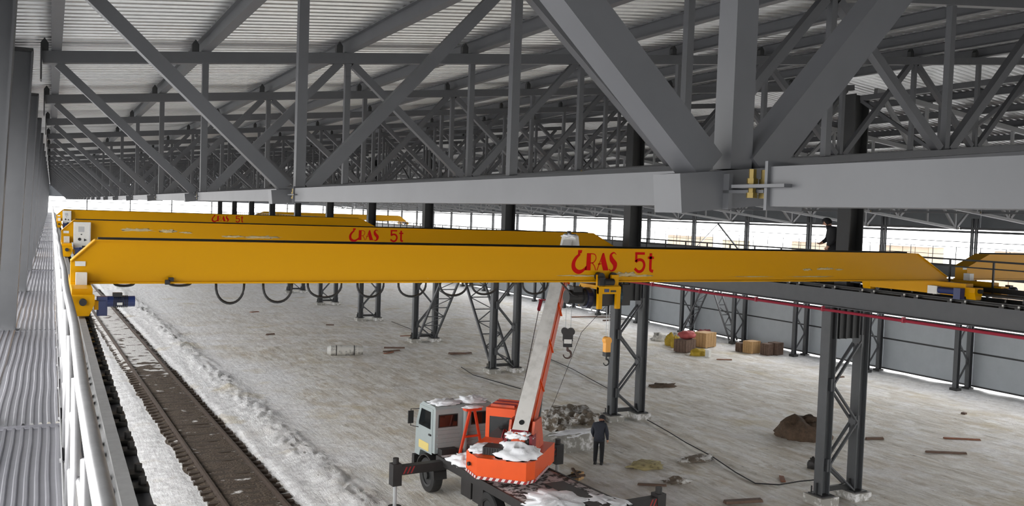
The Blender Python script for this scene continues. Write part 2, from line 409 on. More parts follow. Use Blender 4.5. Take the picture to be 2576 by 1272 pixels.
# ------------------------------------------------------------------ middle lattice columns and runways
RZ0, RZ1 = 6.22, 6.78
XL, XRr = 21.77, 23.2
def make_midcol():
    t = empty('lattice_column', (22.5, 0, 0))
    for x in (XL - 22.5, XRr - 22.5):
        l = MB().ibeam((x, 0, 0.25), (x, 0, RZ0), 0.34, 0.34, 0.03, 0.05, (1, 0, 0)).build('leg', STEELC, t)
        b = MB().box((x - 0.26, -0.3, 0.25), (x + 0.26, 0.3, 0.29)); b.box((x - 0.24, -0.02, 0.29), (x - 0.17, 0.02, 0.65)).box((x + 0.17, -0.02, 0.29), (x + 0.24, 0.02, 0.65))
        b.build('base_plate', DARK, l)
        for s in (-1, 1): MB().cyl((x + 0.2 * s, 0.22, 0.2), (x + 0.2 * s, 0.22, 0.5), 0.025, 6).build('anchor_bolt', DARK, l)
        MB().box((x - 0.36, -0.4, -0.15), (x + 0.36, 0.4, 0.25)).build('footing', CONC, t)
    a, b = XL - 22.5 + 0.15, XRr - 22.5 - 0.15
    nd = [(b, 5.1), (a, 3.75), (b, 2.5), (a, 1.2), (b, 0.3)]
    for (x0, z0), (x1, z1) in zip(nd[:-1], nd[1:]):
        for y in (-0.12, 0.12):
            MB().beam((x0, y, z0), (x1, y, z1), 0.05, 0.1, (0, 1, 0)).build('lacing_bar', STEELC, t)
    for x, z in nd[:-1]:
        MB().box((x - 0.1, -0.14, z - 0.2), (x + 0.1, 0.14, z + 0.2)).build('gusset', STEELC, t)
    MB().beam((a, 0, 0.42), (b, 0, 0.42), 0.1, 0.16).build('base_strut', DARK, t)
    h = MB().box((a - 0.03, -0.1, 5.2), (b + 0.03, 0.1, 6.2))
    h.build('head_plate', DARK, t)
    for i in range(4):
        x = a + (b - a) * (i + 0.5) / 4
        MB().box((x - 0.02, -0.17, 5.2), (x + 0.02, -0.1, 6.2)).build('stiffener', DARK, t)
    MB().ibeam((-0.05, 0, 6.2), (-0.05, 0, 12.85), 0.5, 0.62, 0.04, 0.03, (1, 0, 0)).build('upper_shaft', DARK, t)
    return t
mc = make_midcol(); 
for i, y in enumerate(CY):
    t = mc if i == 0 else copy_tree(mc)
    t.location = (22.5, y, 0)
    j = i - 2
    if j == 0: lb = 'grey lattice column standing beside the dug earth pile'
    elif j == 1: lb = 'grey lattice column behind the man looking down, beside the hanging hoist hook'
    elif j == 2: lb = 'grey lattice column whose foot carries the nearer leg of the ladder brace'
    elif j == 3: lb = 'grey lattice column whose foot carries the farther leg of the ladder brace'
    else: lb = 'grey lattice column of the middle row, beyond the ladder brace'
    tag(t, lb, 'column', 'lattice columns of the middle row')
# ladder brace between two columns
br = empty('ladder_brace', (22.5, CY[5] - 6, 0)); tag(br, 'grey ladder-like steel brace leaning between two middle lattice columns', 'brace')
for s in (-1, 1):
    foot = 6 - 0.35; ch = []
    for dx in (-0.62, 0.62):
        o = MB().beam((dx, s * foot, 0.3), (dx, s * 0.5, 6.1), 0.11, 0.14).build('chord', STEELC, br)
    n = 9
    for i in range(n):
        f = (i + 0.5) / n; y = s * (foot + (0.5 - foot) * f); z = 0.3 + 5.8 * f
        MB().beam((-0.6, y, z), (0.6, y, z), 0.06, 0.06).build('rung', STEELC, br)
        if i < n - 1:
            f2 = (i + 1.5) / n; y2 = s * (foot + (0.5 - foot) * f2); z2 = 0.3 + 5.8 * f2; e = 1 if i % 2 else -1
            MB().beam((-0.6 * e, y, z), (0.6 * e, y2, z2), 0.05, 0.05).build('lacing_bar', STEELC, br)

def runway(x, label, zb=RZ0, zt=RZ1, clamps=(), clampmat=WHITEB, y0=YFRONT, y1=YEND, side=1, railmat=GREASE):
    t = empty('crane_runway', (x, 0, zb)); h = zt - zb
    MB().ibeam((0, y0, h / 2), (0, y1, h / 2), 0.34, h, 0.025, 0.02).build('beam', STEELC if side else STEEL, t)
    MB().prism([(-0.065, h), (0.065, h), (0.03, h + 0.03), (0.03, h + 0.07), (0.045, h + 0.085), (0.045, h + 0.12), (-0.045, h + 0.12), (-0.045, h + 0.085), (-0.03, h + 0.07), (-0.03, h + 0.03)], y0, y1).build('rail', railmat, t)
    m1 = MB().box((-0.05, -0.07, 0), (0.05, 0.07, 0.04)).mesh('rail_clamp', GREASE)
    b1 = MB().cyl((0.01, 0, 0.04), (0.01, 0, 0.095), 0.026, 6).mesh('clamp_bolt', clampmat)
    for y in clamps:
        for sx in (-0.118, 0.118):
            c = put('rail_clamp', m1, t, (sx, y, h)); put('clamp_bolt', b1, c)
    return tag(t, label, 'crane runway')
runway(XL, 'grey crane runway beam on the middle columns, beside the red pipe', clamps=[12 + 0.75 * i + (0.16 if i % 2 else -0.16) for i in range(60)])
runway(XRr, 'grey crane runway beam carrying the cut-off yellow crane, behind the dark railing', clamps=[12 + 0.75 * i for i in range(20)])
runway(43.3, 'grey crane runway beam along the far panelled wall')
# middle walkway between the two runway beams, with railing
wk = empty('runway_walkway', (22.5, 0, 7.0)); tag(wk, 'dark steel walkway between the two middle runway beams', 'walkway')
for y in CY[:-1]:
    for j in range(2):
        MB().box((-0.40, y + 0.42 + 5.58 * j, 0.0), (0.40, y + 0.42 + 5.58 * (j + 1) - 0.015, 0.04)).build('deck_plate', DARK, wk)
    for j in range(3):
        MB().box((-0.5, y + 0.7 + 5.1 * j, -0.2), (0.5, y + 0.8 + 5.1 * j, 0.0)).build('bearer', DARK, wk)
rl = empty('runway_railing', (22.95, 0, 7.04)); tag(rl, 'dark angle-iron railing along the middle runway walkway', 'railing')
MB().beam((0, YFRONT, 0.86), (0, YEND, 0.86), 0.05, 0.05).build('top_rail', DARK, rl)
MB().beam((0, YFRONT, 0.66), (0, YEND, 0.66), 0.035, 0.035).build('middle_rail', DARK, rl)
MB().beam((0, YFRONT, 0.08), (0, YEND, 0.08), 0.02, 0.14).build('toe_board', DARK, rl)
pm = MB().box((-0.022, -0.022, 0.0), (0.022, 0.022, 0.86)).mesh('post', DARK)
y = YFRONT + 0.3
while y < YEND: put('post', pm, rl, (0, y, 0)); y += 1.35
# red pipe
pp = empty('red_pipe', (21.46, 0, 6.13)); tag(pp, 'red pipe running below the runway beam in front of the columns', 'pipe')
MB().cyl((0, YFRONT, 0), (0, YEND, 0), 0.045, 8).build('pipe', PIPER, pp)
hm = MB().box((-0.06, -0.03, -0.06), (0.05, 0.03, 0.1)).mesh('pipe_clip', PIPER)
for i in range(-1, 20): put('pipe_clip', hm, pp, (0, 20.65 + 3 * i, 0))
# ridge girders carrying the trusses between the columns
def ridge():
    t = empty('ridge_girder', (22.5, 0, 0))
    for x in (-0.2,):
        MB().beam((x, 0.35, 10.78), (x, 11.65, 10.78), 0.16, 0.16).build('bottom_chord', STEEL, t)
        MB().beam((x, 0.35, 12.7), (x, 11.65, 12.7), 0.16, 0.16).build('top_chord', STEEL, t)
        for i in range(4):
            a = (0.35 + 2.825 * i, 12.62 if i % 2 == 0 else 10.86); b = (0.35 + 2.825 * (i + 1), 10.86 if i % 2 == 0 else 12.62)
            MB().beam((x, a[0], a[1]), (x, b[0], b[1]), 0.1, 0.1).build('diagonal', STEEL, t)
        for i in (1, 2, 3):
            MB().beam((x, 0.35 + 2.825 * i, 10.86), (x, 0.35 + 2.825 * i, 12.62), 0.08, 0.08).build('vertical', STEEL, t)
    return t
rg = ridge()
for i, y in enumerate(CY[:-1]):
    t = rg if i == 0 else copy_tree(rg); t.location = (22.5, y, 0)
    tag(t, 'grey lattice girder under the roof ridge between two middle columns', 'girder', 'ridge girders')

# ------------------------------------------------------------------ left side: columns, wall, walkway, runway
def make_leftcol():
    t = empty('side_column', (-0.7, 0, 0))
    xi = lambda z: -0.428 + 0.047 * (z - 6.87)
    p0, p1 = (xi(0) + 0.7, 0), (xi(10.75) + 0.7, 10.75)
    MB().add([(xi(0) + 0.7 - 0.02, -0.15, 0), (xi(0) + 0.7, -0.15, 0), (xi(0) + 0.7, 0.15, 0), (xi(0) + 0.68, 0.15, 0),
              (xi(10.75) + 0.68, -0.15, 10.75), (xi(10.75) + 0.7, -0.15, 10.75), (xi(10.75) + 0.7, 0.15, 10.75), (xi(10.75) + 0.68, 0.15, 10.75)],
             [(0, 3, 2, 1), (4, 5, 6, 7), (0, 1, 5, 4), (1, 2, 6, 5), (2, 3, 7, 6), (3, 0, 4, 7)]).build('inner_flange', STEEL, t)
    MB().box((-0.38, -0.15, 0), (-0.36, 0.15, 10.75)).build('outer_flange', STEEL, t)
    MB().prism([(-0.36, 0), (xi(0) + 0.68, 0), (xi(10.75) + 0.68, 10.75), (-0.36, 10.75)], -0.008, 0.008).build('web', STEEL, t)
    MB().box((-0.38, -0.17, 10.75), (xi(10.75) + 0.7, 0.17, 10.79)).build('cap_plate', DARK, t)
    b = MB().prism([(xi(6.0) + 0.68, 5.75), (1.35, 6.1), (1.35, 6.2), (xi(6.0) + 0.69, 6.2)], -0.1, 0.1).build('runway_bracket', STEEL, t)
    MB().box((-0.45, -0.25, -0.1), (0.05, 0.25, 0.0)).build('base_plate', DARK, t)
    return t
lc = make_leftcol()
for k in range(K0, K1 + 1):
    t = lc if k == K0 else copy_tree(lc); t.location = (-0.7, YK(k), 0)
    lb = 'grey tapered side column beside the galvanised walkway'
    if k == 1: lb = 'dark grey tapered column at the walkway, first past the brass-bolted truss joint'
    tag(t, lb, 'column', 'tapered columns along the walkway')
# walls
def panel_wall(name, x, zs, mats, thick, label, y0, y1):
    wl = empty(name, (x, (y0 + y1) / 2, 0)); tag(wl, label, None, None, 'structure')
    n = round((y1 - y0) / STEP)
    for (za, zb), mt in zip(zs, mats):
        m = MB().box((-thick / 2, 0.012, za), (thick / 2, STEP - 0.012, zb))
        # vertical ribs of the sheet
        me = m.mesh('wall_panel', mt)
        for i in range(n): put('wall_panel', me, wl, (0, y0 + STEP * i - (y0 + y1) / 2, 0))
    return wl
panel_wall('wall_left', -1.2, [(0.1, 2.4), (9.6, 10.95)], [PANEL, UPPER], 0.06, 'grey sheet panels outside the walkway columns', YK(K0), YK(K1))
wr = panel_wall('wall_right', 45.05, [(0.28, 2.06), (2.10, 3.38), (8.9, 11.0)], [PANEL, PANEL, UPPER], 0.06, 'grey panelled side wall with a tall open band above', YK(K0), YK(K1))
ribm = MB().box((-0.02, 0, 0), (0.0, STEP, 0.09)).mesh('wall_rail', DARK)
for z in (0.22, 2.035, 3.36):
    for i in range(26): put('wall_rail', ribm, wr, (-0.035, YK(K0) + STEP * i - (YK(K0) + YK(K1)) / 2, z))
gm1 = MB().box((-0.05, 0, -0.06), (0.05, STEP, 0.06)).mesh('girt', STEELC)
gm2 = MB().box((-0.02, 0, -0.02), (0.02, STEP, 0.02)).mesh('girt', STEELC)
for i in range(26):
    for z, g in ((8.66, gm1), (8.1, gm2), (5.4, gm1)): put('girt', g, wr, (-0.3, YK(K0) + STEP * i - (YK(K0) + YK(K1)) / 2, z))
# end walls
def end_wall(name, y, label, sgn):
    we = empty(name, (22.5, y, 0)); tag(we, label, None, None, 'structure')
    zf = lambda x: ZT(x if x < RIDGE else 45 - x) + 0.2
    for i in range(8):
        x0 = -22.5 - 1.2 + 5.85 * i
        if sgn > 0 and i in (0, 3, 4, 7): MB().box((x0 + 0.01, -0.03, 0.1), (x0 + 5.84, 0.03, 3.4)).build('wall_panel', PANEL, we)
        xa, xb = x0 + 22.5, x0 + 5.84 + 22.5
        zc = 9.15 if sgn > 0 else 5.0
        pl = [(x0 + 0.01, zc), (x0 + 5.84, zc), (x0 + 5.84, zf(xb)), (x0 + 0.01, zf(xa))]
        if xa < RIDGE < xb: pl.insert(3, (0, zf(RIDGE)))
        MB().prism(pl, -0.03, 0.03).build('wall_panel', UPPER, we)
        MB().box((x0 - 0.07, -0.2 * sgn if sgn > 0 else 0.05, 0), (x0 + 0.07, -0.05 if sgn > 0 else 0.2, 9.2)).build('wall_post', STEELC, we)
    for z in ((4.6, 6.2, 7.6, 8.5) if sgn > 0 else (5.0,)):
        MB().box((-23.7, 0.04 - 0.16 * (sgn > 0), z - 0.04), (23.1, 0.12 - 0.16 * (sgn > 0), z + 0.04)).build('girt', STEELC, we)
end_wall('wall_far', YEND + 0.2, 'far end wall with grey panels and an open daylight band', 1)
end_wall('wall_near', YFRONT - 0.2, 'unseen near end wall behind the walkway, opened below to let daylight in', -1)  # out of view; opening shaped to light the ground, cladding to shade upper steel
# right wall lattice columns
def make_wallcol():
    t = empty('wall_column', (44.2, 0, 0))
    for x in (-0.5, 0.5):
        MB().ibeam((x, 0, -0.05), (x, 0, 3.6 if x > 9 else 6.1), 0.24, 0.24, 0.02, 0.03, (1, 0, 0)).build('leg', STEELC, t)
        MB().box((x - 0.2, -0.22, -0.1), (x + 0.2, 0.22, 0.22)).build('base_plate', DARK, t)
    nd = [(0.4, 6.0), (-0.4, 4.9), (0.4, 3.8), (-0.4, 2.7), (0.4, 1.6), (-0.4, 0.5)]
    for (xa, za), (xb, zb) in zip(nd[:-1], nd[1:]):
        MB().beam((xa, 0, za), (xb, 0, zb), 0.07, 0.07).build('lacing_bar', STEELC, t)
    MB().box((-0.65, -0.15, 6.1), (0.65, 0.15, 6.2)).build('head_plate', DARK, t)
    for y in (-0.12, 0.12):
        MB().ibeam((0.35, y, 6.2), (0.35, y, ZB(1.9) + 0.5), 0.1, 0.16, 0.012, 0.012, (1, 0, 0)).build('upper_post', STEELC, t)
    return t
wc = make_wallcol()
for i, k in enumerate(range(K0, K1 + 1)):
    t = wc if i == 0 else copy_tree(wc); t.location = (44.2, YK(k), 0)
    lb = {8: 'grey lattice wall column beside the wooden crates', 9: 'grey lattice wall column at the near foot of the wall brace', 7: 'grey lattice wall column just past the crates by the panelled wall'}.get(k, 'grey lattice column standing against the far panelled wall')
    tag(t, lb, 'column', 'lattice columns of the far wall')
wb = empty('wall_brace', (44.0, 53.4, 0)); tag(wb, 'grey A-shaped lattice brace against the far panelled wall', 'brace')
for s in (-1, 1):
    for dx in (-0.35, 0.35):
        MB().beam((dx, s * 2.7, 0.25), (dx, s * 0.25, 4.4), 0.09, 0.1).build('chord', STEEL, wb)
    for i in range(6):
        f = (i + 0.5) / 6; y = s * (2.7 - 2.45 * f); z = 0.25 + 4.15 * f; f2 = (i + 1.3) / 6; y2 = s * (2.7 - 2.45 * f2); z2 = 0.25 + 4.15 * f2; e = 1 if i % 2 else -1
        MB().beam((-0.33, y, z), (0.33, y, z), 0.05, 0.05).build('rung', STEEL, wb)
        if i < 5: MB().beam((-0.33 * e, y, z), (0.33 * e, y2, z2), 0.05, 0.05).build('lacing_bar', STEEL, wb)
# upper diagonal cross brace in the open band of the far wall
xb = empty('window_band_brace', (44.4, 53.4, 6.2)); tag(xb, 'grey diagonal cross brace in the open daylight band of the far wall', 'brace')
MB().beam((0, -2.9, 0.2), (0, 0, 2.4), 0.09, 0.09).build('diagonal', STEELC, xb)
MB().beam((0, 2.9, 0.2), (0, 0, 2.4), 0.06, 0.06).build('diagonal', GALV, xb)
# far wall walkway railing
fr = empty('wall_walkway_railing', (43.75, 0, 6.8)); tag(fr, 'thin grey railing along the far wall walkway in front of daylight', 'railing')
MB().box((-0.25, YFRONT, -0.04), (0.35, YEND, 0.0)).build('deck', DARK, fr)
MB().beam((0, YFRONT, 1.02), (0, YEND, 1.02), 0.03, 0.03).build('top_rail', STEELC, fr)
MB().beam((0, YFRONT, 0.6), (0, YEND, 0.6), 0.025, 0.025).build('middle_rail', STEELC, fr)
pm = MB().box((-0.015, -0.015, 0), (0.015, 0.015, 1.02)).mesh('post', STEELC)
for i in range(90): put('post', pm, fr, (0, 14 + 1.45 * i, 0))

# walkway on the left
WZ = 6.88
ww = empty('side_walkway', (-0.2, 0, WZ)); tag(ww, 'ribbed galvanised walkway deck beside the tapered columns', 'walkway')
def ribdeck(x0, x1, y0, y1, dz):
    m = MB(); pr = []; p = 0.062; x = x0
    while x < x1 - 0.02:
        pr += [(x, 0), (x + p * 0.5, 0), (x + p * 0.62, 0.016), (x + p * 0.88, 0.016)]; x += p
    pr.append((x1, 0)); q = len(pr); ny = 7
    v = []
    for j in range(ny):
        y = y0 + (y1 - y0) * j / (ny - 1)
        v += [(a + 0.004 * math.sin(j * 1.7 + y0), y, b + dz) for a, b in pr]
    m.add(v, [(j * q + i, j * q + i + 1, (j + 1) * q + i + 1, (j + 1) * q + i) for j in range(ny - 1) for i in range(q - 1)])
    m.add([(x0, y0, dz), (x1, y0, dz), (x1, y0, dz - 0.03), (x0, y0, dz - 0.03)], [(0, 1, 2, 3)])
    return m
for k in range(-1, K1):
    ya, yb = YK(k) - 0.16, YK(k + 1) - 0.17
    st = 0.008 * ((k * 5) % 3)
    for part_i in range(2):
        y0 = ya + 3.0 * part_i; y1 = y0 + 3.0 if part_i == 0 else yb
        ribdeck(-0.22, 0.29, y0, y1, -0.004 - 0.012 * part_i + st).build('deck_sheet', DECKM, ww)
    ribdeck(-0.85, -0.222, YK(k) + 0.17, YK(k + 1) - 0.17, -0.004 + st).build('deck_sheet', DECKM, ww)
MB().box((0.285, YK(-1), -0.10), (0.30, YEND, 0.02)).build('edge_angle', ZINC, ww)
for k in range(-1, K1 + 1):
    MB().box((-0.2, YK(k) + 0.9, -0.16), (0.28, YK(k) + 1.0, -0.05)).build('bearer', STEELC, ww)
rl = empty('walkway_railing', (0.125, 0, WZ + 0.03)); tag(rl, 'galvanised pipe handrail along the left walkway edge', 'railing')
def wob(y): return 0.006 * math.sin(y * 1.3)
MB().tube([(wob(y), y, 1.07) for y in axis([(0.9, 30, 1.0), (30, YEND, 6)])], 0.028, 12).build('handrail', ZINC, rl, True)
MB().tube([(-0.005 + wob(y + 2), y, 0.62) for y in axis([(0.9, 30, 1.0), (30, YEND, 6)])], 0.018, 8).build('middle_rail', ZINC, rl, True)
MB().tube([(-0.012 + wob(y + 4), y, 0.3) for y in axis([(0.9, 30, 1.0), (30, YEND, 6)])], 0.018, 8).build('middle_rail', ZINC, rl, True)
MB().box((-0.045, 0.9, 0.0), (-0.04, YEND, 0.1)).build('toe_board', ZINC, rl)
pm = MB().cyl((0, 0, 0.0), (0, 0, 1.06), 0.021, 10).mesh('post', ZINC, True)
fm = MB().box((-0.035, -0.035, 0.0), (0.035, 0.035, 0.012)).cyl((0.025, 0.02, 0.012), (0.025, 0.02, 0.035), 0.008, 6).mesh('post_foot', ZINC)
y = 1.55
while y < YEND - 1:
    p = put('post', pm, rl, (-0.02, y, 0.0)); put('post_foot', fm, p); y += 1.35
t = runway(0.45, 'grey crane runway beam with greasy rail clamps beside the left handrail', 6.2, 6.76, clamps=[3.0 + 0.5 * i + (0.08 if i % 2 else -0.08) for i in range(140)], clampmat=GREASE, side=0, railmat=mat('dusty_rail', (138, 138, 138), 0.55, 0.3, 0.12, 10))

# ------------------------------------------------------------------ railway track
TRX = lambda y: 5.36 - 0.031 * (y - 26.5)
tr = empty('railway_track', (TRX(40), 40, 0)); tag(tr, 'rusty railway track sunk in snow with bare brown ballast', 'railway track')
T0 = Vector((TRX(40), 40, 0))
Yt = axis([(16, 100, 2.0), (100, 146, 6)])
for s in (-1, 1):
    m = MB(); pr = [(-0.06, 0.06), (0.06, 0.06), (0.06, 0.075), (0.012, 0.09), (0.012, 0.17), (0.036, 0.18), (0.036, 0.21), (-0.036, 0.21), (-0.036, 0.18), (-0.012, 0.17), (-0.012, 0.09), (-0.06, 0.075)]
    q = len(pr); v = []
    for y in Yt: v += [(TRX(y) + s * 0.795 + a - T0.x, y - T0.y, b) for a, b in pr]
    fs = [(j * q + i, j * q + (i + 1) % q, (j + 1) * q + (i + 1) % q, (j + 1) * q + i) for j in range(len(Yt) - 1) for i in range(q)]
    m.add(v, fs + [tuple(range(q)), tuple(range((len(Yt) - 1) * q, len(Yt) * q))]); m.build('rail', RUST, tr)
SLEEP = mat('sleeper_wood', (64, 53, 44), 0.9, 0, 0, 2.0, (196, 194, 190), (0.62, 0.7), bump=0.5)
smesh = MB().box((-1.2, -0.11, -0.08), (1.2, 0.11, 0.065)).mesh('sleeper', SLEEP)
cmesh = MB().box((-0.095, -0.07, 0.06), (0.095, 0.07, 0.085)).mesh('rail_chair', RUST)
y = 17.0; i = 0
while y < 98:
    o = put('sleeper', smesh, tr, (TRX(y) - T0.x + random.uniform(-0.04, 0.04), y - T0.y, random.uniform(-0.012, 0.0) - (0.05 if y > 50 else 0))); put('rail_chair', cmesh, o, (-0.795, 0, 0)); put('rail_chair', cmesh, o, (0.795, 0, 0))
    y += 0.56; i += 1
BAL = bpy.data.materials.new('track_ballast'); BAL.use_nodes = True
nt = BAL.node_tree; N = nt.nodes; L = nt.links; b = N['Principled BSDF']; b.inputs['Roughness'].default_value = 0.95
tc = N.new('ShaderNodeTexCoord'); n1 = N.new('ShaderNodeTexNoise'); n1.inputs['Scale'].default_value = 1.6; n1.inputs['Detail'].default_value = 8
n2 = N.new('ShaderNodeTexNoise'); n2.inputs['Scale'].default_value = 14; n2.inputs['Detail'].default_value = 5
L.new(tc.outputs['Object'], n1.inputs[0]); L.new(tc.outputs['Object'], n2.inputs[0])
sp = N.new('ShaderNodeSeparateXYZ'); L.new(tc.outputs['Object'], sp.inputs[0])
mr = N.new('ShaderNodeMapRange'); L.new(sp.outputs[1], mr.inputs[0]); mr.inputs[1].default_value = 7; mr.inputs[2].default_value = 15; mr.inputs[3].default_value = -0.05; mr.inputs[4].default_value = 0.2
ad = N.new('ShaderNodeMath'); L.new(n1.outputs[0], ad.inputs[0]); L.new(mr.outputs[0], ad.inputs[1])
rp = N.new('ShaderNodeValToRGB'); rp.color_ramp.elements[0].position = 0.57; rp.color_ramp.elements[1].position = 0.64
rp.color_ramp.elements[0].color = (0, 0, 0, 1); rp.color_ramp.elements[1].color = (1, 1, 1, 1); L.new(ad.outputs[0], rp.inputs[0])
r2 = N.new('ShaderNodeValToRGB'); r2.color_ramp.elements[0].position = 0.35; r2.color_ramp.elements[1].position = 0.7
r2.color_ramp.elements[0].color = (*lin((54, 45, 37)), 1); r2.color_ramp.elements[1].color = (*lin((104, 90, 74)), 1); L.new(n2.outputs[0], r2.inputs[0])
mx = N.new('ShaderNodeMix'); mx.data_type = 'RGBA'; L.new(rp.outputs[0], mx.inputs[0]); L.new(r2.outputs[0], mx.inputs[6]); mx.inputs[7].default_value = (*lin((216, 214, 212)), 1)
L.new(mx.outputs[2], b.inputs['Base Color'])
bpn = N.new('ShaderNodeBump'); bpn.inputs['Strength'].default_value = 1.0; bpn.inputs['Distance'].default_value = 0.08; L.new(n2.outputs[0], bpn.inputs['Height']); L.new(bpn.outputs[0], b.inputs['Normal'])
m = MB(); cx = [-1.3, -1.1, -0.9, -0.72, -0.5, -0.25, 0, 0.25, 0.5, 0.72, 0.9, 1.08, 1.22]; yb = axis([(16, 60, 0.28), (60, 98, 1.0)]); q = len(cx); v = []
for y in yb:
    for x in cx:
        e = 0.058 * (1 - (abs(x) / 1.3) ** 6) + 0.04 * noise.noise(Vector((x * 2.2, y * 2.2, 4)))
        edge = 0.22 * noise.noise(Vector((y * 0.9, x, 7))) if abs(x) > 1.0 else 0
        v.append((TRX(y) + x + edge - T0.x, y - T0.y, e if abs(x) < 1.05 else -0.05 + 0.03 * (1 if abs(x) < 1.15 else 0)))
m.add(v, [(j * q + i, j * q + i + 1, (j + 1) * q + i + 1, (j + 1) * q + i) for j in range(len(yb) - 1) for i in range(q - 1)])
o = m.build('ballast', BAL, tr, True); tag(o, kind='stuff')

# ------------------------------------------------------------------ lettering helpers
def stroke(m, pts, wid, y, n=10, closed=False):
    # variable-width ribbon through 2-D points (x,z), Catmull-Rom smoothed, lying at depth y
    P = [Vector(p) for p in pts]; W = wid if isinstance(wid, (list, tuple)) else [wid] * len(P)
    Q = []; QW = []
    for i in range(len(P) - 1):
        p0, p1, p2, p3 = P[max(i - 1, 0)], P[i], P[i + 1], P[min(i + 2, len(P) - 1)]
        for k in range(n):
            t = k / n
            Q.append(0.5 * ((2 * p1) + (p2 - p0) * t + (2 * p0 - 5 * p1 + 4 * p2 - p3) * t * t + (3 * p1 - p0 - 3 * p2 + p3) * t ** 3)); QW.append(W[i] * (1 - t) + W[i + 1] * t)
    Q.append(P[-1]); QW.append(W[-1]); v = []
    for i, p in enumerate(Q):
        d = (Q[min(i + 1, len(Q) - 1)] - Q[max(i - 1, 0)]); d = d.normalized() if d.length > 1e-6 else Vector((1, 0)); nn = Vector((-d.y, d.x))
        a = p + nn * QW[i] / 2; b = p - nn * QW[i] / 2; v += [(a.x, y, a.y), (b.x, y, b.y)]
    m.add(v, [(2 * i, 2 * i + 1, 2 * i + 3, 2 * i + 2) for i in range(len(Q) - 1)])
def poly(m, pts, y): m.add([(a, y, b) for a, b in pts], [tuple(range(len(pts)))])
def lettering(parent, x0, z0, y, h, gx):
    # hook-shaped C, slab R, A and S, then 5t ; unit: letter height = 1
    def T(p): return (x0 + p[0] * h * (1.15 if p[0] < 2.5 else 1.0), z0 + p[1] * h)
    def st(m, pts, w, n=10): stroke(m, [T(p) for p in pts], [q * h for q in w] if isinstance(w, (list, tuple)) else w * h, y, n)
    m = MB(); st(m, [(0.40, 0.86), (0.22, 0.68), (0.11, 0.44), (0.14, 0.18), (0.34, 0.03), (0.56, 0.10), (0.72, 0.30)], [0.10, 0.15, 0.19, 0.22, 0.20, 0.14, 0.03])
    poly(m, [T((0.30, 1.04)), T((0.50, 1.04)), T((0.47, 0.90)), T((0.30, 0.84))], y); m.build('letter', REDL, parent)
    m = MB(); poly(m, [T((0.70, 0.10)), T((0.92, 0.10)), T((0.92, 0.90)), T((0.72, 0.90))], y - 0.0)
    poly(m, [T((0.62, 0.10)), T((0.72, 0.10)), T((0.72, 0.34))], y)
    st(m, [(0.90, 0.88), (1.10, 0.84), (1.16, 0.66), (1.06, 0.48), (0.90, 0.44)], 0.045); st(m, [(0.98, 0.46), (1.10, 0.3), (1.16, 0.10)], 0.045); m.build('letter', REDL, parent)
    m = MB(); poly(m, [T((1.48, 0.92)), T((1.54, 0.92)), T((1.78, 0.10)), T((1.52, 0.10)), T((1.40, 0.52))], y); st(m, [(1.48, 0.9), (1.34, 0.45), (1.22, 0.10)], 0.045); st(m, [(1.26, 0.40), (1.42, 0.40)], 0.045); m.build('letter', REDL, parent)
    m = MB(); st(m, [(2.14, 0.84), (2.02, 0.94), (1.88, 0.84), (1.92, 0.62), (2.08, 0.40), (2.06, 0.18), (1.92, 0.08), (1.80, 0.16)], [0.02, 0.06, 0.12, 0.24, 0.26, 0.16, 0.06, 0.04]); m.build('letter', REDL, parent)
    gx = gx / h
    m = MB(); poly(m, [T((gx + 0.06, 0.86)), T((gx + 0.62, 0.86)), T((gx + 0.62, 0.98)), T((gx + 0.06, 0.98))], y)
    poly(m, [T((gx + 0.06, 0.50)), T((gx + 0.20, 0.54)), T((gx + 0.19, 0.87)), T((gx + 0.07, 0.87))], y)
    st(m, [(gx + 0.10, 0.52), (gx + 0.30, 0.62), (gx + 0.52, 0.56), (gx + 0.61, 0.34), (gx + 0.50, 0.11), (gx + 0.28, 0.05), (gx + 0.06, 0.20)], 0.14); m.build('numeral', REDL, parent)
    m = MB(); st(m, [(gx + 0.97, 0.94), (gx + 0.97, 0.3), (gx + 0.99, 0.12), (gx + 1.14, 0.06)], 0.15); poly(m, [T((gx + 0.80, 0.66)), T((gx + 1.16, 0.66)), T((gx + 1.16, 0.78)), T((gx + 0.80, 0.78))], y); m.build('letter', REDL, parent)

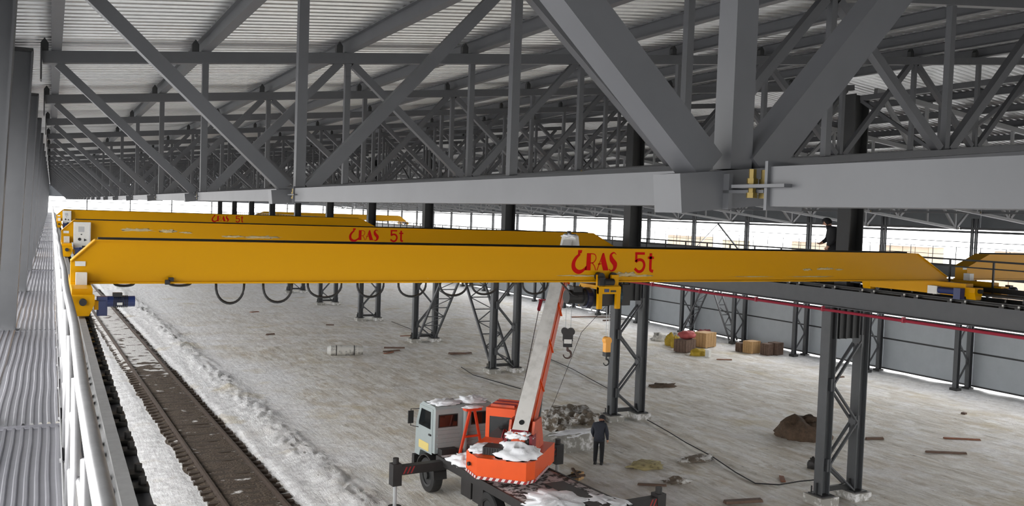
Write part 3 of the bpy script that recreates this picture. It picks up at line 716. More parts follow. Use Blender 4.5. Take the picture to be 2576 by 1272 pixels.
# ------------------------------------------------------------------ overhead cranes
def wheel(c, r, ax, w, name, m, parent):
    a = Vector(c) - Vector(ax) * w / 2; b = Vector(c) + Vector(ax) * w / 2
    o = MB().cyl(a, b, r, 18).cyl(Vector(c) - Vector(ax) * (w / 2 + 0.02), Vector(c) + Vector(ax) * (w / 2 + 0.02), r * 0.35, 10).build(name, m, parent); return o
def make_crane(x0, x1, chL, chR, letters=True, box=False, frost=True):
    # x0..x1 girder ends ; origin at (x0, y, 6.9) on the rail
    t = empty('overhead_crane', (x0, 0, 6.9)); OX, OZ = x0, 6.9
    p = lambda x, z: (x - OX, z - OZ)
    out = [p(x0, 7.35), p(x0, 7.69), p(x0 + chL, 8.05), p(x1 - chR, 8.05), p(x1, 7.42), p(x1, 7.35)]
    g = MB().prism(out, -0.19, 0.19).build('girder', YELFROST if frost else YEL, t)
    tp = MB(); e = 0.025
    for a, b in zip(out[1:-2], out[2:-1]):
        tp.beam((a[0], 0, a[1] + 0.008), (b[0], 0, b[1] + 0.008), 0.46, 0.016)
    tp.build('top_flange', YEL, g)
    MB().box((0.0, -0.24, 7.32 - OZ), (x1 - x0, 0.24, 7.35 - OZ)).build('bottom_flange', YEL, g)
    MB().box((chL + 0.05, 0.05, 8.066 - OZ), (x1 - x0 - chR - 0.1, 0.16, 8.10 - OZ)).build('cable_tray', BLACK, g)
    if letters: lettering(g, 10.03 - OX, 7.53 - OZ, -0.193, 0.47, 11.66 - 10.03)
    # end carriages
    for xe, side in ((0.455, 0), (XL, 1)):
        if side == 1 and x1 > 23.5: xe = 43.3
        if side == 0 and x0 > 20: xe = XRr
        xe -= OX
        c = MB().box((xe - 0.15, -1.15, 0.08), (xe + 0.15, 2.0, 0.42)).build('end_carriage', YEL, t)
        for ys in (-1, 1):
            ya = -1.15 if ys < 0 else 2.0; yb = ya + 0.28 * ys
            q = MB()
            hexa = [(xe - 0.16, 0.33), (xe - 0.16, 0.20), (xe - 0.10, 0.015), (xe + 0.09, 0.015), (xe + 0.17, 0.20), (xe + 0.17, 0.33)]
            q.prism(hexa, min(ya, yb), max(ya, yb)); q.build('carriage_end', YEL, c)
            MB().cyl((xe, yb, 0.24), (xe, yb + 0.1 * ys, 0.24), 0.055, 14).build('bumper', BLACK, c)
            wheel((xe, ya - 0.2 * ys, 0.078), 0.076, (1, 0, 0), 0.1, 'wheel', DARK, c)
        if side == 0:
            MB().box((xe + 0.17, -1.32, 0.1), (xe + 0.3, -1.12, 0.24)).build('motor_mount', YEL, c)
            d = MB().box((xe + 0.21, -1.30, 0.0), (xe + 0.36, -1.12, 0.30)); d.box((xe + 0.23, -1.33, 0.02), (xe + 0.34, -1.10, 0.24)); d.build('gearbox', BLUE, c)
            k = MB().cyl((xe + 0.36, -1.21, 0.22), (xe + 0.77, -1.21, 0.22), 0.088, 16).build('drive_motor', BLUE, c)
            k2 = MB()
            for i in range(8): k2.cyl((xe + 0.45 + i * 0.028, -1.21, 0.22), (xe + 0.462 + i * 0.028, -1.21, 0.22), 0.10, 16)
            k2.box((xe + 0.44, -1.28, 0.30), (xe + 0.58, -1.14, 0.36)); k2.build('motor_fins', BLACK, c)
            MB().box((xe + 0.50, -1.322, 0.17), (xe + 0.58, -1.312, 0.21)).build('name_plate', WHITEB, c)
            MB().box((xe - 0.08, -0.42, 0.42), (xe + 0.09, -0.22, 0.62)).build('terminal_box', WHITEB, c)
            MB().box((xe - 0.09, -0.205, 0.72), (xe + 0.07, -0.192, 0.80)).build('rating_plate', WHITEB, g)
        else:
            d = MB().box((xe - 0.36, -1.15, 0.005), (xe - 0.18, -0.95, 0.3)).build('gearbox', BLUE, c)
            MB().cyl((xe - 0.27, -0.95, 0.2), (xe - 0.27, -0.45, 0.2), 0.09, 14).build('drive_motor', BLUE, c)
            MB().box((xe - 0.3, -0.40, 0.08), (xe - 0.16, -0.1, 0.3)).build('terminal_box', WHITEB, c)
    if box:
        e = MB().box((0.66 - OX, -0.48, 6.93 - OZ), (1.17 - OX, -0.2, 8.0 - OZ)).build('control_cabinet', WHITEB, t)
        MB().box((0.69 - OX, -0.495, 6.97 - OZ), (1.14 - OX, -0.48, 7.95 - OZ)).build('cabinet_door', WHITEB, e)
        MB().box((0.80 - OX, -0.50, 7.68 - OZ), (0.98 - OX, -0.495, 7.86 - OZ)).build('notice_plate', GREYHI, e)
        MB().cyl((0.84 - OX, -0.505, 7.44 - OZ), (0.84 - OX, -0.493, 7.44 - OZ), 0.05, 14).cyl((0.89 - OX, -0.51, 7.60 - OZ), (0.89 - OX, -0.49, 7.60 - OZ), 0.02, 8).build('switch', BLACK, e)
        MB().cyl((1.0 - OX, -0.51, 7.42 - OZ), (1.0 - OX, -0.49, 7.42 - OZ), 0.055, 3).build('warning_sign', BLACK, e)
    return t
CR = 'yellow five-tonne overhead cranes'
GY = 17.04
c1 = make_crane(0.30, 22.12, 0.37, 1.25); c1.location = (0.30, GY, 6.9)
tag(c1, 'yellow overhead crane with red CRAS 5t lettering, carrying the black hoist', 'overhead crane', CR)
c2 = make_crane(0.30, 22.12, 0.37, 1.25, box=True); c2.location = (0.30, 33.5, 6.9)
tag(c2, 'yellow CRAS 5t overhead crane behind the boom tip, second from the hoist', 'overhead crane', CR)
c3 = copy_tree(c2); c3.location = (0.30, 66.5, 6.9)
tag(c3, 'yellow CRAS 5t overhead crane, third and last in the track bay', 'overhead crane', CR)
c4 = make_crane(23.3, 43.5, 0.9, 0.9, letters=False, frost=False); c4.location = (23.3, 17.3, 6.9)
tag(c4, 'yellow overhead crane behind the dark runway railing, cut off at its end', 'overhead crane', CR)
c5 = copy_tree(c4); c5.location = (23.3, 118.0, 6.9)
tag(c5, 'distant yellow overhead crane across the far bay, by the end wall', 'overhead crane', CR)
# frost smears on the girder faces
for cr, spots in ((c1, [(11.45, 7.49, 0.30, 0.05), (11.85, 7.46, 0.35, 0.02), (10.3, 7.46, 0.5, 0.018), (16.9, 7.62, 0.14, 0.03), (17.5, 7.64, 0.28, 0.028), (18.0, 7.62, 0.12, 0.02), (15.2, 7.44, 0.6, 0.012), (17.0, 7.44, 0.7, 0.014)]),
                  (c2, [(2.6, 7.78, 0.5, 0.05), (3.6, 7.76, 0.3, 0.05), (4.2, 7.72, 0.2, 0.03), (5.8, 7.62, 0.4, 0.04), (6.8, 7.61, 0.6, 0.05)])):
    gd = [c for c in cr.children if c.name.startswith('girder')][0]
    for i, (x, z, a, h_) in enumerate(spots):
        MB().blob((x - 0.30, -0.19, z - 6.9), (a * 0.8, 0.008, h_ * 0.8), 70 + i, 1.3, 40, 12, None, 5.0).build('frost_patch', mat('thin_frost', (190, 172, 132), 0.8, 0, 0.1, 9), gd, True)
# festoon cable of the near crane
ft = empty('festoon_cable', (1.0, GY, 7.33)); tag(ft, 'black looped supply cable hanging under the front yellow crane', 'cable')
loops = [(0.98, 1.3, 0.06), (1.87, 2.24, 0.06), (2.67, 3.17, 0.39), (3.51, 4.05, 0.38), (4.34, 5.0, 0.30), (5.31, 5.85, 0.30), (6.15, 6.74, 0.30), (7.04, 7.65, 0.29), (7.75, 8.35, 0.27), (8.93, 9.55, 0.27)]
for a, b, d in loops:
    pts = []
    for i in range(15):
        f = i / 14; ang = math.pi * f
        pts.append(((a + b) / 2 - math.cos(ang) * (b - a) / 2 - 1.0, -0.05, -d * math.sin(ang) ** 0.75 if 0 < i < 14 else 0.0))
    l = MB().tube(pts, 0.023, 7).build('cable_loop', BLACK, ft, True)
    MB().tube([(x + 0.015, y + 0.05, z * 0.97) for x, y, z in pts], 0.012, 6).build('second_strand', BLACK, l, True)
for a, b, d in loops:
    MB().box((a - 1.06, -0.1, -0.02), (a - 0.96, 0.02, 0.0)).build('cable_trolley', BLACK, ft)
pts = [(9.85 - 1, -0.05, 0), (9.95 - 1, -0.1, -0.12), (10.08 - 1, -0.2, -0.28), (10.2 - 1, -0.25, -0.33)]
MB().tube(pts, 0.02, 6).build('cable_loop', BLACK, ft, True)
sw = MB().box((1.78 - 1, -0.32, -0.02), (1.86 - 1, -0.24, 0.06)).box((1.84 - 1, -0.32, 0.04), (1.92 - 1, -0.2, 0.1)).build('limit_switch', BLACK, ft)
# hoist
ho = empty('chain_hoist', (10.86, GY, 7.32)); tag(ho, 'yellow and black electric rope hoist under the front crane lettering', 'hoist')
HX = lambda x: x - 10.86
fr_ = MB(); 
fr_.box((HX(10.60), -0.44, -0.57), (HX(10.70), -0.36, -0.10)).box((HX(11.07), -0.44, -0.57), (HX(11.17), -0.36, -0.10)).box((HX(10.60), -0.45, -0.24), (HX(11.17), -0.37, -0.08))
fr_.box((HX(10.60), 0.30, -0.57), (HX(10.70), 0.38, -0.1)).box((HX(11.07), 0.30, -0.57), (HX(11.17), 0.38, -0.1)); fr_.box((HX(10.60), -0.4, -0.14), (HX(11.17), 0.35, -0.06))
f = fr_.build('frame', YEL, ho)
MB().box((HX(10.74), -0.458, -0.20), (HX(10.86), -0.45, -0.13)).build('emblem_plate', BLUE, f)
MB().box((HX(10.90), -0.458, -0.20), (HX(11.04), -0.45, -0.16)).build('maker_plate', DARK, f)
MB().cyl((HX(10.70), -0.05, -0.36), (HX(11.07), -0.05, -0.36), 0.19, 20).build('rope_drum', GREASE, ho)
MB().box((HX(10.70), -0.3, -0.5), (HX(11.07), -0.26, -0.24)).build('drum_cover', CHASS, ho)
k = MB().cyl((HX(10.02), -0.05, -0.33), (HX(10.40), -0.05, -0.33), 0.15, 18); k.cyl((HX(10.40), -0.05, -0.34), (HX(10.6), -0.05, -0.34), 0.20, 18)
k.box((HX(10.12), -0.2, -0.22), (HX(10.34), 0.0, -0.10)); k.build('hoist_motor', BLACK, ho)
MB().cyl((HX(10.46), -0.05, -0.36), (HX(10.585), -0.05, -0.36), 0.235, 22).build('brake_disc', mat('dark_navy', (22, 26, 48), 0.4), ho)
MB().cyl((HX(11.17), -0.05, -0.30), (HX(11.34), -0.05, -0.30), 0.24, 20).build('gear_housing', mat('hoist_teal', (20, 52, 66), 0.4), ho)
MB().box((HX(11.34), -0.25, -0.52), (HX(11.56), 0.2, -0.06)).build('electric_box', CHASS, ho)
for x in (10.70, 11.07):
    MB().box((HX(x - 0.09), -0.36, -0.08), (HX(x + 0.09), -0.30, 0.17)).build('trolley_plate', YEL, ho)
    MB().cyl((HX(x), -0.38 if x < 11 else -0.30, 0.13), (HX(x), -0.22, 0.13), 0.09, 16).build('trolley_wheel', BLACK, ho)
MB().cyl((HX(10.74), -0.42, 0.02), (HX(10.98), -0.42, 0.02), 0.075, 14).box((HX(10.62), -0.45, -0.06), (HX(10.76), -0.36, 0.12)).build('trolley_motor', BLACK, ho)
MB().cyl((HX(10.68), -0.05, -0.66), (HX(10.68), -0.05, -0.57), 0.02, 8).cyl((HX(10.68), -0.05, -0.7), (HX(10.68), -0.05, -0.66), 0.07, 12).build('limit_weight', GREYHI, ho)
for dx in (-0.035, 0.035):
    MB().cyl((HX(11.12) + dx, -0.05, -1.20), (HX(11.12) + dx, -0.05, -0.55), 0.008, 6).build('wire_rope', GREYHI, ho)
hb = empty('hook_block', (11.12, GY - 0.05, 5.98)); tag(hb, 'orange hook block hanging on two ropes under the black hoist', 'hook block')
MB().box((-0.065, -0.06, -0.24), (0.065, 0.06, 0.0)).cyl((0, -0.07, 0.02), (0, 0.07, 0.02), 0.085, 16).build('block_body', mat('hook_orange', (214, 150, 60), 0.5), hb)
MB().box((-0.06, -0.07, -0.34), (0.06, 0.07, -0.24)).build('crosshead', BLACK, hb)
def hook(c, s, n, m, parent):
    x, y, z = c; pts = [(x, y, z), (x, y, z - 0.12 * s)]
    for i in range(13):
        a = math.radians(90 - i * 22); pts.append((x + math.cos(a) * 0.1 * s, y, z - 0.22 * s + math.sin(a) * 0.1 * s))
    r = [0.03 * s] * 2 + [(0.032 - 0.018 * i / 12) * s for i in range(13)]
    return MB().tube(pts, r, 8).build(n, m, parent, True)
hook((0, 0, -0.32), 0.7, 'hook', BLACK, hb)
# pendant line running from the hook to the snow
pl = MB().tube([(10.86 + 0.2, GY - 0.02, 6.75), (10.84, GY + 0.6, 6.1), (13.0, 22.5, 3.4), (16.4, 29.8, 0.06)], 0.006, 5).build('tag_line', BLACK); tag(pl, 'thin dark guide line slanting from the hoist to the snow', 'rope')

# ------------------------------------------------------------------ pixel -> ground helper (direction only; the ground gives the distance)
def gp(px, py, z=0.0):
    D = fw + rr * ((px - 1288) / FPX) + dd * ((py - 636) / FPX)
    t = (z - EYE) / D.z
    return Vector((D.x * t, D.y * t, z))

# ------------------------------------------------------------------ truck crane
tk = empty('truck_crane', (11.9, 23.0, 0), math.radians(4)); tag(tk, 'orange truck-mounted crane with grey cab and raised white-topped boom', 'truck crane')
def sub(m, n, mt, par, smooth=False): return m.build(n, mt, par, smooth)
fr0 = MB()
for x in (-0.43, 0.43): fr0.box((x - 0.05, -4.3, 0.78), (x + 0.05, 3.9, 1.08))
for y in (-3.6, -2.0, -0.5, 1.0, 2.2, 3.4): fr0.box((-0.4, y - 0.06, 0.82), (0.4, y + 0.06, 1.04))
sub(fr0, 'chassis_frame', CHASS, tk)
dk = sub(MB().box((-1.2, -4.4, 1.25), (1.2, 2.35, 1.34)), 'deck', SNOWYDECK, tk)
sub(MB().box((-1.22, -4.4, 1.12), (-1.16, 2.35, 1.36)), 'deck_edge', CHASS, dk); sub(MB().box((1.16, -4.4, 1.12), (1.22, 2.35, 1.36)), 'deck_edge', CHASS, dk)
sub(MB().box((0.15, -4.2, 1.34), (0.75, -1.6, 1.40)), 'deck_channel', CHASS, dk)
sub(MB().blob((-0.3, -3.0, 1.33), (0.8, 1.0, 0.10), 3, 0.75, 30, 14, 1.335, 3.2), 'snow_patch', SNOW, dk, True)
sub(MB().blob((0.75, -3.6, 1.33), (0.5, 0.7, 0.09), 5, 0.75, 30, 14, 1.335, 3.2), 'snow_patch', SNOW, dk, True)
sub(MB().blob((-0.75, 1.3, 1.33), (0.42, 0.65, 0.22), 8, 0.60, 30, 14, 1.335, 3.2), 'snow_patch', SNOW, dk, True)
for sx, yy in ((-1, -0.2), (-1, 0.5), (1, -0.2)):
    sub(MB().box((sx * 1.0 - 0.16, yy - 0.3, 0.6), (sx * 1.0 + 0.16, yy + 0.3, 1.2)), 'tool_box', CHASS, tk)
def truck_wheel(x, y):
    a = 0.17 if x < 0 else -0.17
    w_ = MB(); n = 26; prof = [(0.30, 0.52), (0.36, 0.3), (0.52, 0.28), (0.545, 0.2), (0.545, -0.2), (0.52, -0.28), (0.36, -0.3), (0.30, -0.26)]
    v = []
    for i in range(n):
        t = 2 * math.pi * i / n
        for r, u in prof: v.append((x + u * 0.55, y + r * math.cos(t), 0.545 + r * math.sin(t)))
    q = len(prof); w_.add(v, [(i * q + k, i * q + k + 1, ((i + 1) % n) * q + k + 1, ((i + 1) % n) * q + k) for i in range(n) for k in range(q - 1)])
    o = sub(w_, 'wheel', BLACK, tk, False)
    sx = -1 if x < 0 else 1
    sub(MB().cyl((x - 0.12, y, 0.545), (x + 0.12, y, 0.545), 0.31, 20).cyl((x + sx * 0.12, y, 0.545), (x + sx * 0.2, y, 0.545), 0.13, 14), 'hub', DARK, o)
for x in (-1.0, 1.0):
    for y in (3.1, -0.75, -2.15): truck_wheel(x, y)
    f = MB(); n = 9
    for i in range(n):
        a0, a1 = math.pi * (i / n), math.pi * ((i + 1) / n)
        f.add([(x - 0.22, 3.1 + 0.66 * math.cos(a0), 0.55 + 0.66 * math.sin(a0)), (x + 0.22, 3.1 + 0.66 * math.cos(a0), 0.55 + 0.66 * math.sin(a0)), (x + 0.22, 3.1 + 0.66 * math.cos(a1), 0.55 + 0.66 * math.sin(a1)), (x - 0.22, 3.1 + 0.66 * math.cos(a1), 0.55 + 0.66 * math.sin(a1)),
               (x - 0.22, 3.1 + 0.62 * math.cos(a0), 0.55 + 0.62 * math.sin(a0)), (x + 0.22, 3.1 + 0.62 * math.cos(a0), 0.55 + 0.62 * math.sin(a0)), (x + 0.22, 3.1 + 0.62 * math.cos(a1), 0.55 + 0.62 * math.sin(a1)), (x - 0.22, 3.1 + 0.62 * math.cos(a1), 0.55 + 0.62 * math.sin(a1))],
              [(0, 1, 2, 3), (4, 7, 6, 5), (0, 3, 7, 4), (1, 5, 6, 2)])
    sub(f, 'mudguard', CHASS, tk)
# driver cab
prof = [(2.6, 1.32), (2.6, 2.68), (2.66, 2.76), (3.5, 2.78), (3.72, 2.66), (3.98, 2.0), (4.02, 1.02), (3.7, 1.02), (3.62, 1.22), (3.1, 1.3)]
cb = sub(MB().prism(prof, -1.15, 0.82, 'X'), 'driver_cab', CABGREY, tk)
for x0, x1 in ((-1.02, -0.42), (0.12, 0.68)):
    sub(MB().box((x0 - 0.03, 2.585, 2.12), (x1 + 0.03, 2.6, 2.52)), 'window_seal', CHASS, cb)
    sub(MB().box((x0, 2.575, 2.15), (x1, 2.586, 2.49)), 'rear_window', GLASS, cb)
for x0, x1 in ((-1.08, -0.3), (-0.02, 0.76)):
    for z in (1.45, 1.58, 1.71, 1.84, 1.97):
        sub(MB().box((x0, 2.57, z), (x1, 2.6, z + 0.06)), 'pressed_rib', CABGREY, cb)
sub(MB().box((-1.165, 2.78, 1.25), (-1.15, 3.72, 2.66)), 'door', CABGREY, cb)
sub(MB().prism([(2.9, 2.02), (2.9, 2.56), (3.55, 2.56), (3.72, 2.1), (3.72, 2.02)], -1.178, -1.166, 'X'), 'door_window', GLASS, cb)
sub(MB().box((-1.20, 2.84, 1.82), (-1.165, 2.98, 1.87)), 'door_handle', BLACK, cb)
sub(MB().box((-1.172, 3.0, 1.3), (-1.166, 3.7, 1.55)), 'yellow_reflection', mat('pale_yellow', (206, 186, 112), 0.5), cb)  # reflection low on the door, painted in as a pale yellow panel
sub(MB().prism([(3.74, 2.6), (3.99, 1.98), (4.01, 1.98), (3.76, 2.6)], -1.0, 0.7, 'X'), 'windscreen', GLASS, cb)
mi = MB().tube([(-1.12, 3.75, 2.5), (-1.38, 3.9, 2.48), (-1.38, 3.9, 1.95), (-1.14, 3.8, 1.9)], 0.015, 6).box((-1.47, 3.88, 2.02), (-1.29, 3.93, 2.42)); sub(mi, 'side_mirror', BLACK, cb)
sub(MB().box((-1.2, 3.95, 0.62), (0.95, 4.12, 0.98)), 'bumper', CHASS, tk)
sub(MB().cyl((-0.16, 2.5, 1.3), (-0.16, 2.5, 2.72), 0.075, 12), 'air_intake', CABGREY, tk)
sub(MB().box((-1.05, 2.3, 0.9), (-0.5, 2.58, 1.5)).box((0.2, 2.3, 0.9), (0.8, 2.58, 1.5)), 'engine_cover', CHASS, tk)
sub(MB().blob((-0.6, 3.1, 2.76), (0.5, 0.42, 0.10), 2, 0.52, 30, 14, 2.765, 3.2), 'roof_snow', SNOW, cb, True)
sub(MB().blob((0.36, 3.1, 2.77), (0.46, 0.45, 0.12), 4, 0.52, 30, 14, 2.765, 3.2), 'roof_snow', SNOW, cb, True)
# boom rest
RED = mat('boom_rest_red', (206, 70, 40), 0.5, 0, 0.08, 4)
bt = MB().beam((-0.55, 2.1, 1.34), (-0.22, 2.1, 2.72), 0.07, 0.07).beam((0.25, 2.1, 1.34), (-0.08, 2.1, 2.72), 0.07, 0.07).beam((-0.42, 2.1, 1.9), (0.13, 2.1, 1.9), 0.06, 0.06)
rs = sub(bt, 'boom_rest', RED, tk); sub(MB().box((-0.42, 1.98, 2.7), (0.12, 2.22, 2.78)), 'rest_saddle', RED, rs); sub(MB().blob((-0.15, 2.1, 2.78), (0.34, 0.16, 0.07), 6, 0.45, 30, 14, 2.782, 3.2), 'rest_snow', SNOW, rs, True)
# outriggers
STR = mat('stripe_red', (150, 40, 40), 0.5); STW = mat('stripe_white', (214, 208, 206), 0.5)
for sx, ln, yy in ((-1, 2.7, 2.0), (1, 3.0, 2.0), (-1, 2.6, -3.5), (1, 2.6, -3.5)):
    a, b_ = sorted((sx * 0.9, sx * ln)); e = sx * ln
    o = sub(MB().box((a, yy - 0.12, 1.02), (b_, yy + 0.12, 1.28)), 'outrigger', CHASS, tk)
    sub(MB().box((e - 0.14, yy - 0.15, 0.72), (e + 0.14, yy + 0.15, 1.36)).cyl((e, yy, 1.36), (e, yy, 1.52), 0.09, 10), 'jack_housing', CHASS, o)
    sub(MB().cyl((e, yy, 0.1), (e, yy, 0.74), 0.055, 12), 'jack_rod', GREYHI, o)
    sub(MB().cyl((e, yy, 0.02), (e, yy, 0.1), 0.2, 16), 'foot_pad', DARK, o)
    for i in range(3):
        x = e - sx * (0.18 + 0.12 * i)
        sub(MB().add([(x, yy - 0.125, 1.05), (x + 0.05, yy - 0.125, 1.05), (x + 0.15, yy - 0.125, 1.25), (x + 0.10, yy - 0.125, 1.25)], [(0, 1, 2, 3)]), 'warning_stripe', STR, o)
# slewing turret
tu = empty('turret', (0, 0, 0), math.radians(-47.5)); tu.parent = tk
def tsub(m, n, mt, smooth=False): return m.build(n, mt, tu, smooth)
tsub(MB().cyl((0, 0, 1.34), (0, 0, 1.5), 0.7, 28), 'slewing_ring', CHASS)
tail = [(-1.02, -0.95), (-0.48, -1.62), (0.92, -1.62), (1.08, -1.3), (1.08, 0.9), (-1.02, 0.9)]
tsub(MB().prism(tail, 1.52, 2.08, 'Z'), 'counterweight', ORANGE)
st_ = 16; L0 = [(-1.02, -0.95), (-0.48, -1.62), (0.92, -1.62), (1.08, -1.3), (1.08, 0.2)]
acc = []
for p, q in zip(L0[:-1], L0[1:]):
    d = math.dist(p, q); n = max(1, round(d / 0.09))
    for i in range(n):
        f0, f1 = i / n, (i + 1) / n
        acc.append(((p[0] + (q[0] - p[0]) * f0, p[1] + (q[1] - p[1]) * f0), (p[0] + (q[0] - p[0]) * f1, p[1] + (q[1] - p[1]) * f1)))
for i, (p, q) in enumerate(acc):
    sc = 1.012
    tsub(MB().add([(p[0] * sc, p[1] * sc, 1.50), (q[0] * sc, q[1] * sc, 1.50), (q[0] * sc * 1.0 + (q[0] - p[0]) * 0.6, q[1] * sc + (q[1] - p[1]) * 0.6, 1.585), (p[0] * sc + (q[0] - p[0]) * 0.6, p[1] * sc + (q[1] - p[1]) * 0.6, 1.585)], [(0, 1, 2, 3)]), 'warning_stripe', STR if i % 2 else STW)
tsub(MB().cyl((-0.80, -1.28, 1.80), (-0.84, -1.33, 1.80), 0.055, 14), 'tail_light', BLACK)
tsub(MB().blob((0.45, -0.85, 2.08), (0.62, 0.7, 0.32), 9, 0.52, 30, 14, 2.085, 3.2), 'snow_heap', SNOW, True)
tsub(MB().blob((-0.6, -0.75, 2.08), (0.40, 0.5, 0.14), 11, 0.52, 30, 14, 2.085, 3.2), 'snow_heap', SNOW, True)
gr = MB().box((-0.45, -1.25, 2.09), (0.12, -0.75, 2.30)); tsub(gr, 'radiator_box', CHASS)
for i in range(7): tsub(MB().box((-0.42 + 0.075 * i, -1.27, 2.11), (-0.39 + 0.075 * i, -1.25, 2.28)), 'radiator_slat', DARK)
# winch behind the boom foot
tsub(MB().cyl((0.12, -0.55, 2.40), (0.72, -0.55, 2.40), 0.2, 18), 'winch_drum', DARK)
tsub(MB().box((0.02, -0.75, 2.1), (0.1, -0.3, 2.6)).box((0.74, -0.75, 2.1), (0.82, -0.3, 2.6)), 'winch_bracket', REDD)
tsub(MB().blob((0.4, -0.6, 2.55), (0.36, 0.25, 0.13), 21, 0.75, 30, 14, None, 3.2), 'winch_snow', SNOW, True)
tsub(MB().tube([(0.05, -0.5, 2.2), (-0.1, -0.6, 2.45), (-0.12, -0.3, 2.6), (0.0, 0.0, 2.4)], 0.03, 6), 'hydraulic_hose', REDD, True)
for x in (0.10, 0.78):
    tsub(MB().prism([(-0.7, 2.08), (0.6, 2.08), (0.25, 2.95), (-0.45, 2.95)], x - 0.035, x + 0.035, 'X'), 'boom_bracket', ORANGED)
# operator cab
oc = empty('operator_cab'); oc.parent = tu
def osub(m, n, mt, sm=False): return m.build(n, mt, oc, sm)
X0, X1, Y0, Y1, Z0, Z1 = -1.02, -0.12, 0.72, 1.95, 1.62, 2.92
for z0, z1 in ((Z0, 1.86), (2.72, Z1)): osub(MB().box((X0, Y0, z0), (X1, Y0 + 0.05, z1)), 'rear_panel', ORANGE)
for x0, x1 in ((X0, X0 + 0.12), (X1 - 0.12, X1)): osub(MB().box((x0, Y0, 1.86), (x1, Y0 + 0.05, 2.72)), 'rear_pillar', ORANGE)
osub(MB().box((X0 + 0.12, Y0 + 0.015, 1.86), (X1 - 0.12, Y0 + 0.03, 2.72)), 'rear_window', GLASS)
osub(MB().box((X0, Y0 + 0.05, Z0), (X0 + 0.04, Y1, Z1)), 'side_panel', ORANGE); osub(MB().box((X1 - 0.04, Y0 + 0.05, Z0), (X1, Y1, Z1)), 'side_panel', ORANGE)
osub(MB().box((X0 - 0.006, Y0 + 0.3, 2.0), (X0, Y1 - 0.15, 2.7)), 'side_window', GLASS)
osub(MB().box((X0 + 0.04, Y1 - 0.04, Z0), (X1 - 0.04, Y1, Z1)), 'front_panel', GLASS)
osub(MB().box((X0, Y0, Z1), (X1, Y1, Z1 + 0.05)), 'roof', ORANGE)
for i in range(5): osub(MB().box((X0 + 0.08, Y0 + 0.2 + 0.2 * i, Z1 + 0.05), (X1 - 0.08, Y0 + 0.24 + 0.2 * i, Z1 + 0.12)), 'roof_bar', REDD if i % 2 else ORANGED)
osub(MB().box((X0, Y0, 1.5), (X1, Y1, Z0)), 'floor_panel', ORANGED)
# boom
bo = empty('boom'); bo.parent = tu
def bsub(m, n, mt, sm=False): return m.build(n, mt, bo, sm)
A = Vector((0.44, -0.30, 2.62)); B = Vector((0.47, 4.62, 8.0)); dv = (B - A).normalized(); upv = Vector((0, -dv.z, dv.y))
def bp_(s, u=0.0, x=0.0): return A + dv * s + upv * u + Vector((x, 0, 0))
Lb = (B - A).length
def taper(m, s0, s1, w0, w1, h0, h1, u0=0.0, u1=0.0):
    lo = [bp_(s0, u0 - h0 / 2, -w0 / 2), bp_(s0, u0 - h0 / 2, w0 / 2), bp_(s0, u0 + h0 / 2, w0 / 2), bp_(s0, u0 + h0 / 2, -w0 / 2)]
    hi = [bp_(s1, u1 - h1 / 2, -w1 / 2), bp_(s1, u1 - h1 / 2, w1 / 2), bp_(s1, u1 + h1 / 2, w1 / 2), bp_(s1, u1 + h1 / 2, -w1 / 2)]
    return m.frustum(lo, hi)
bsub(taper(MB(), -0.55, 5.9, 0.38, 0.34, 0.86, 0.62, -0.12, 0.0), 'base_section', ORANGED)
bsub(taper(MB(), -0.2, 5.95, 0.46, 0.38, 0.03, 0.03, 0.325, 0.325), 'top_plate', BOOMW)
bsub(taper(MB(), 5.7, Lb - 0.25, 0.32, 0.30, 0.50, 0.46), 'telescope_section', BOOMW)
for s in (0.3, 1.6, 3.0, 4.4, 5.7):
    bsub(MB().beam(bp_(s, -0.4, 0.2), bp_(s, 0.28, 0.2), 0.06, 0.03, dv), 'side_rib', ORANGE)
bsub(MB().beam(bp_(-0.3, -0.05, 0.20), bp_(5.7, 0.0, 0.18), 0.03, 0.06, upv), 'side_stringer', ORANGE)
bsub(MB().cyl(bp_(0.08, 0.33, -0.0), bp_(0.08, 0.35, -0.0), 0.08, 16), 'sight_hole', BLACK)
bsub(MB().beam(bp_(-0.2, 0.33, -0.25), bp_(-0.2, 0.33, 0.25), 0.06, 0.03, upv), 'plate_edge', REDD)
hd = MB().frustum([(0.16, 4.35, 7.6), (0.76, 4.35, 7.6), (0.76, 4.9, 7.6), (0.16, 4.9, 7.6)], [(0.24, 4.40, 8.1), (0.70, 4.40, 8.1), (0.70, 4.85, 8.1), (0.24, 4.85, 8.1)]); bsub(hd, 'boom_head', WHITEB)
for x in (0.30, 0.45, 0.62): bsub(MB().cyl((x - 0.03, 4.72, 7.95), (x + 0.03, 4.72, 7.95), 0.2, 18), 'head_sheave', DARK)
bsub(MB().blob((0.46, 4.58, 8.1), (0.26, 0.25, 0.07), 31, 0.60, 30, 14, None, 3.2), 'head_snow', SNOW, True)
bsub(MB().cyl((0.45, 4.5, 8.1), (0.45, 4.5, 8.26), 0.07, 8), 'head_lamp', BLACK)
bsub(MB().beam(bp_(4.2, 0.1, -0.42), bp_(4.6, 0.1, -0.42), 0.08, 0.1, upv).beam(bp_(4.6, 0.12, -0.25), bp_(4.6, 0.12, -0.5), 0.04, 0.04), 'cable_reel', REDD)
bsub(MB().tube([bp_(4.3, 0.1, -0.42), bp_(2.0, -0.05, -0.36), bp_(0.2, -0.1, -0.3)], 0.012, 5), 'control_cable', BLACK)
bsub(MB().cyl((0.44, 1.0, 2.05), bp_(2.9, -0.3, 0.0), 0.09, 12), 'lift_cylinder', DARK)
for x in (0.36, 0.54): bsub(MB().cyl((x, 4.9, 4.98), (x, 4.9, 7.95), 0.009, 5), 'hoist_rope', GREYHI)
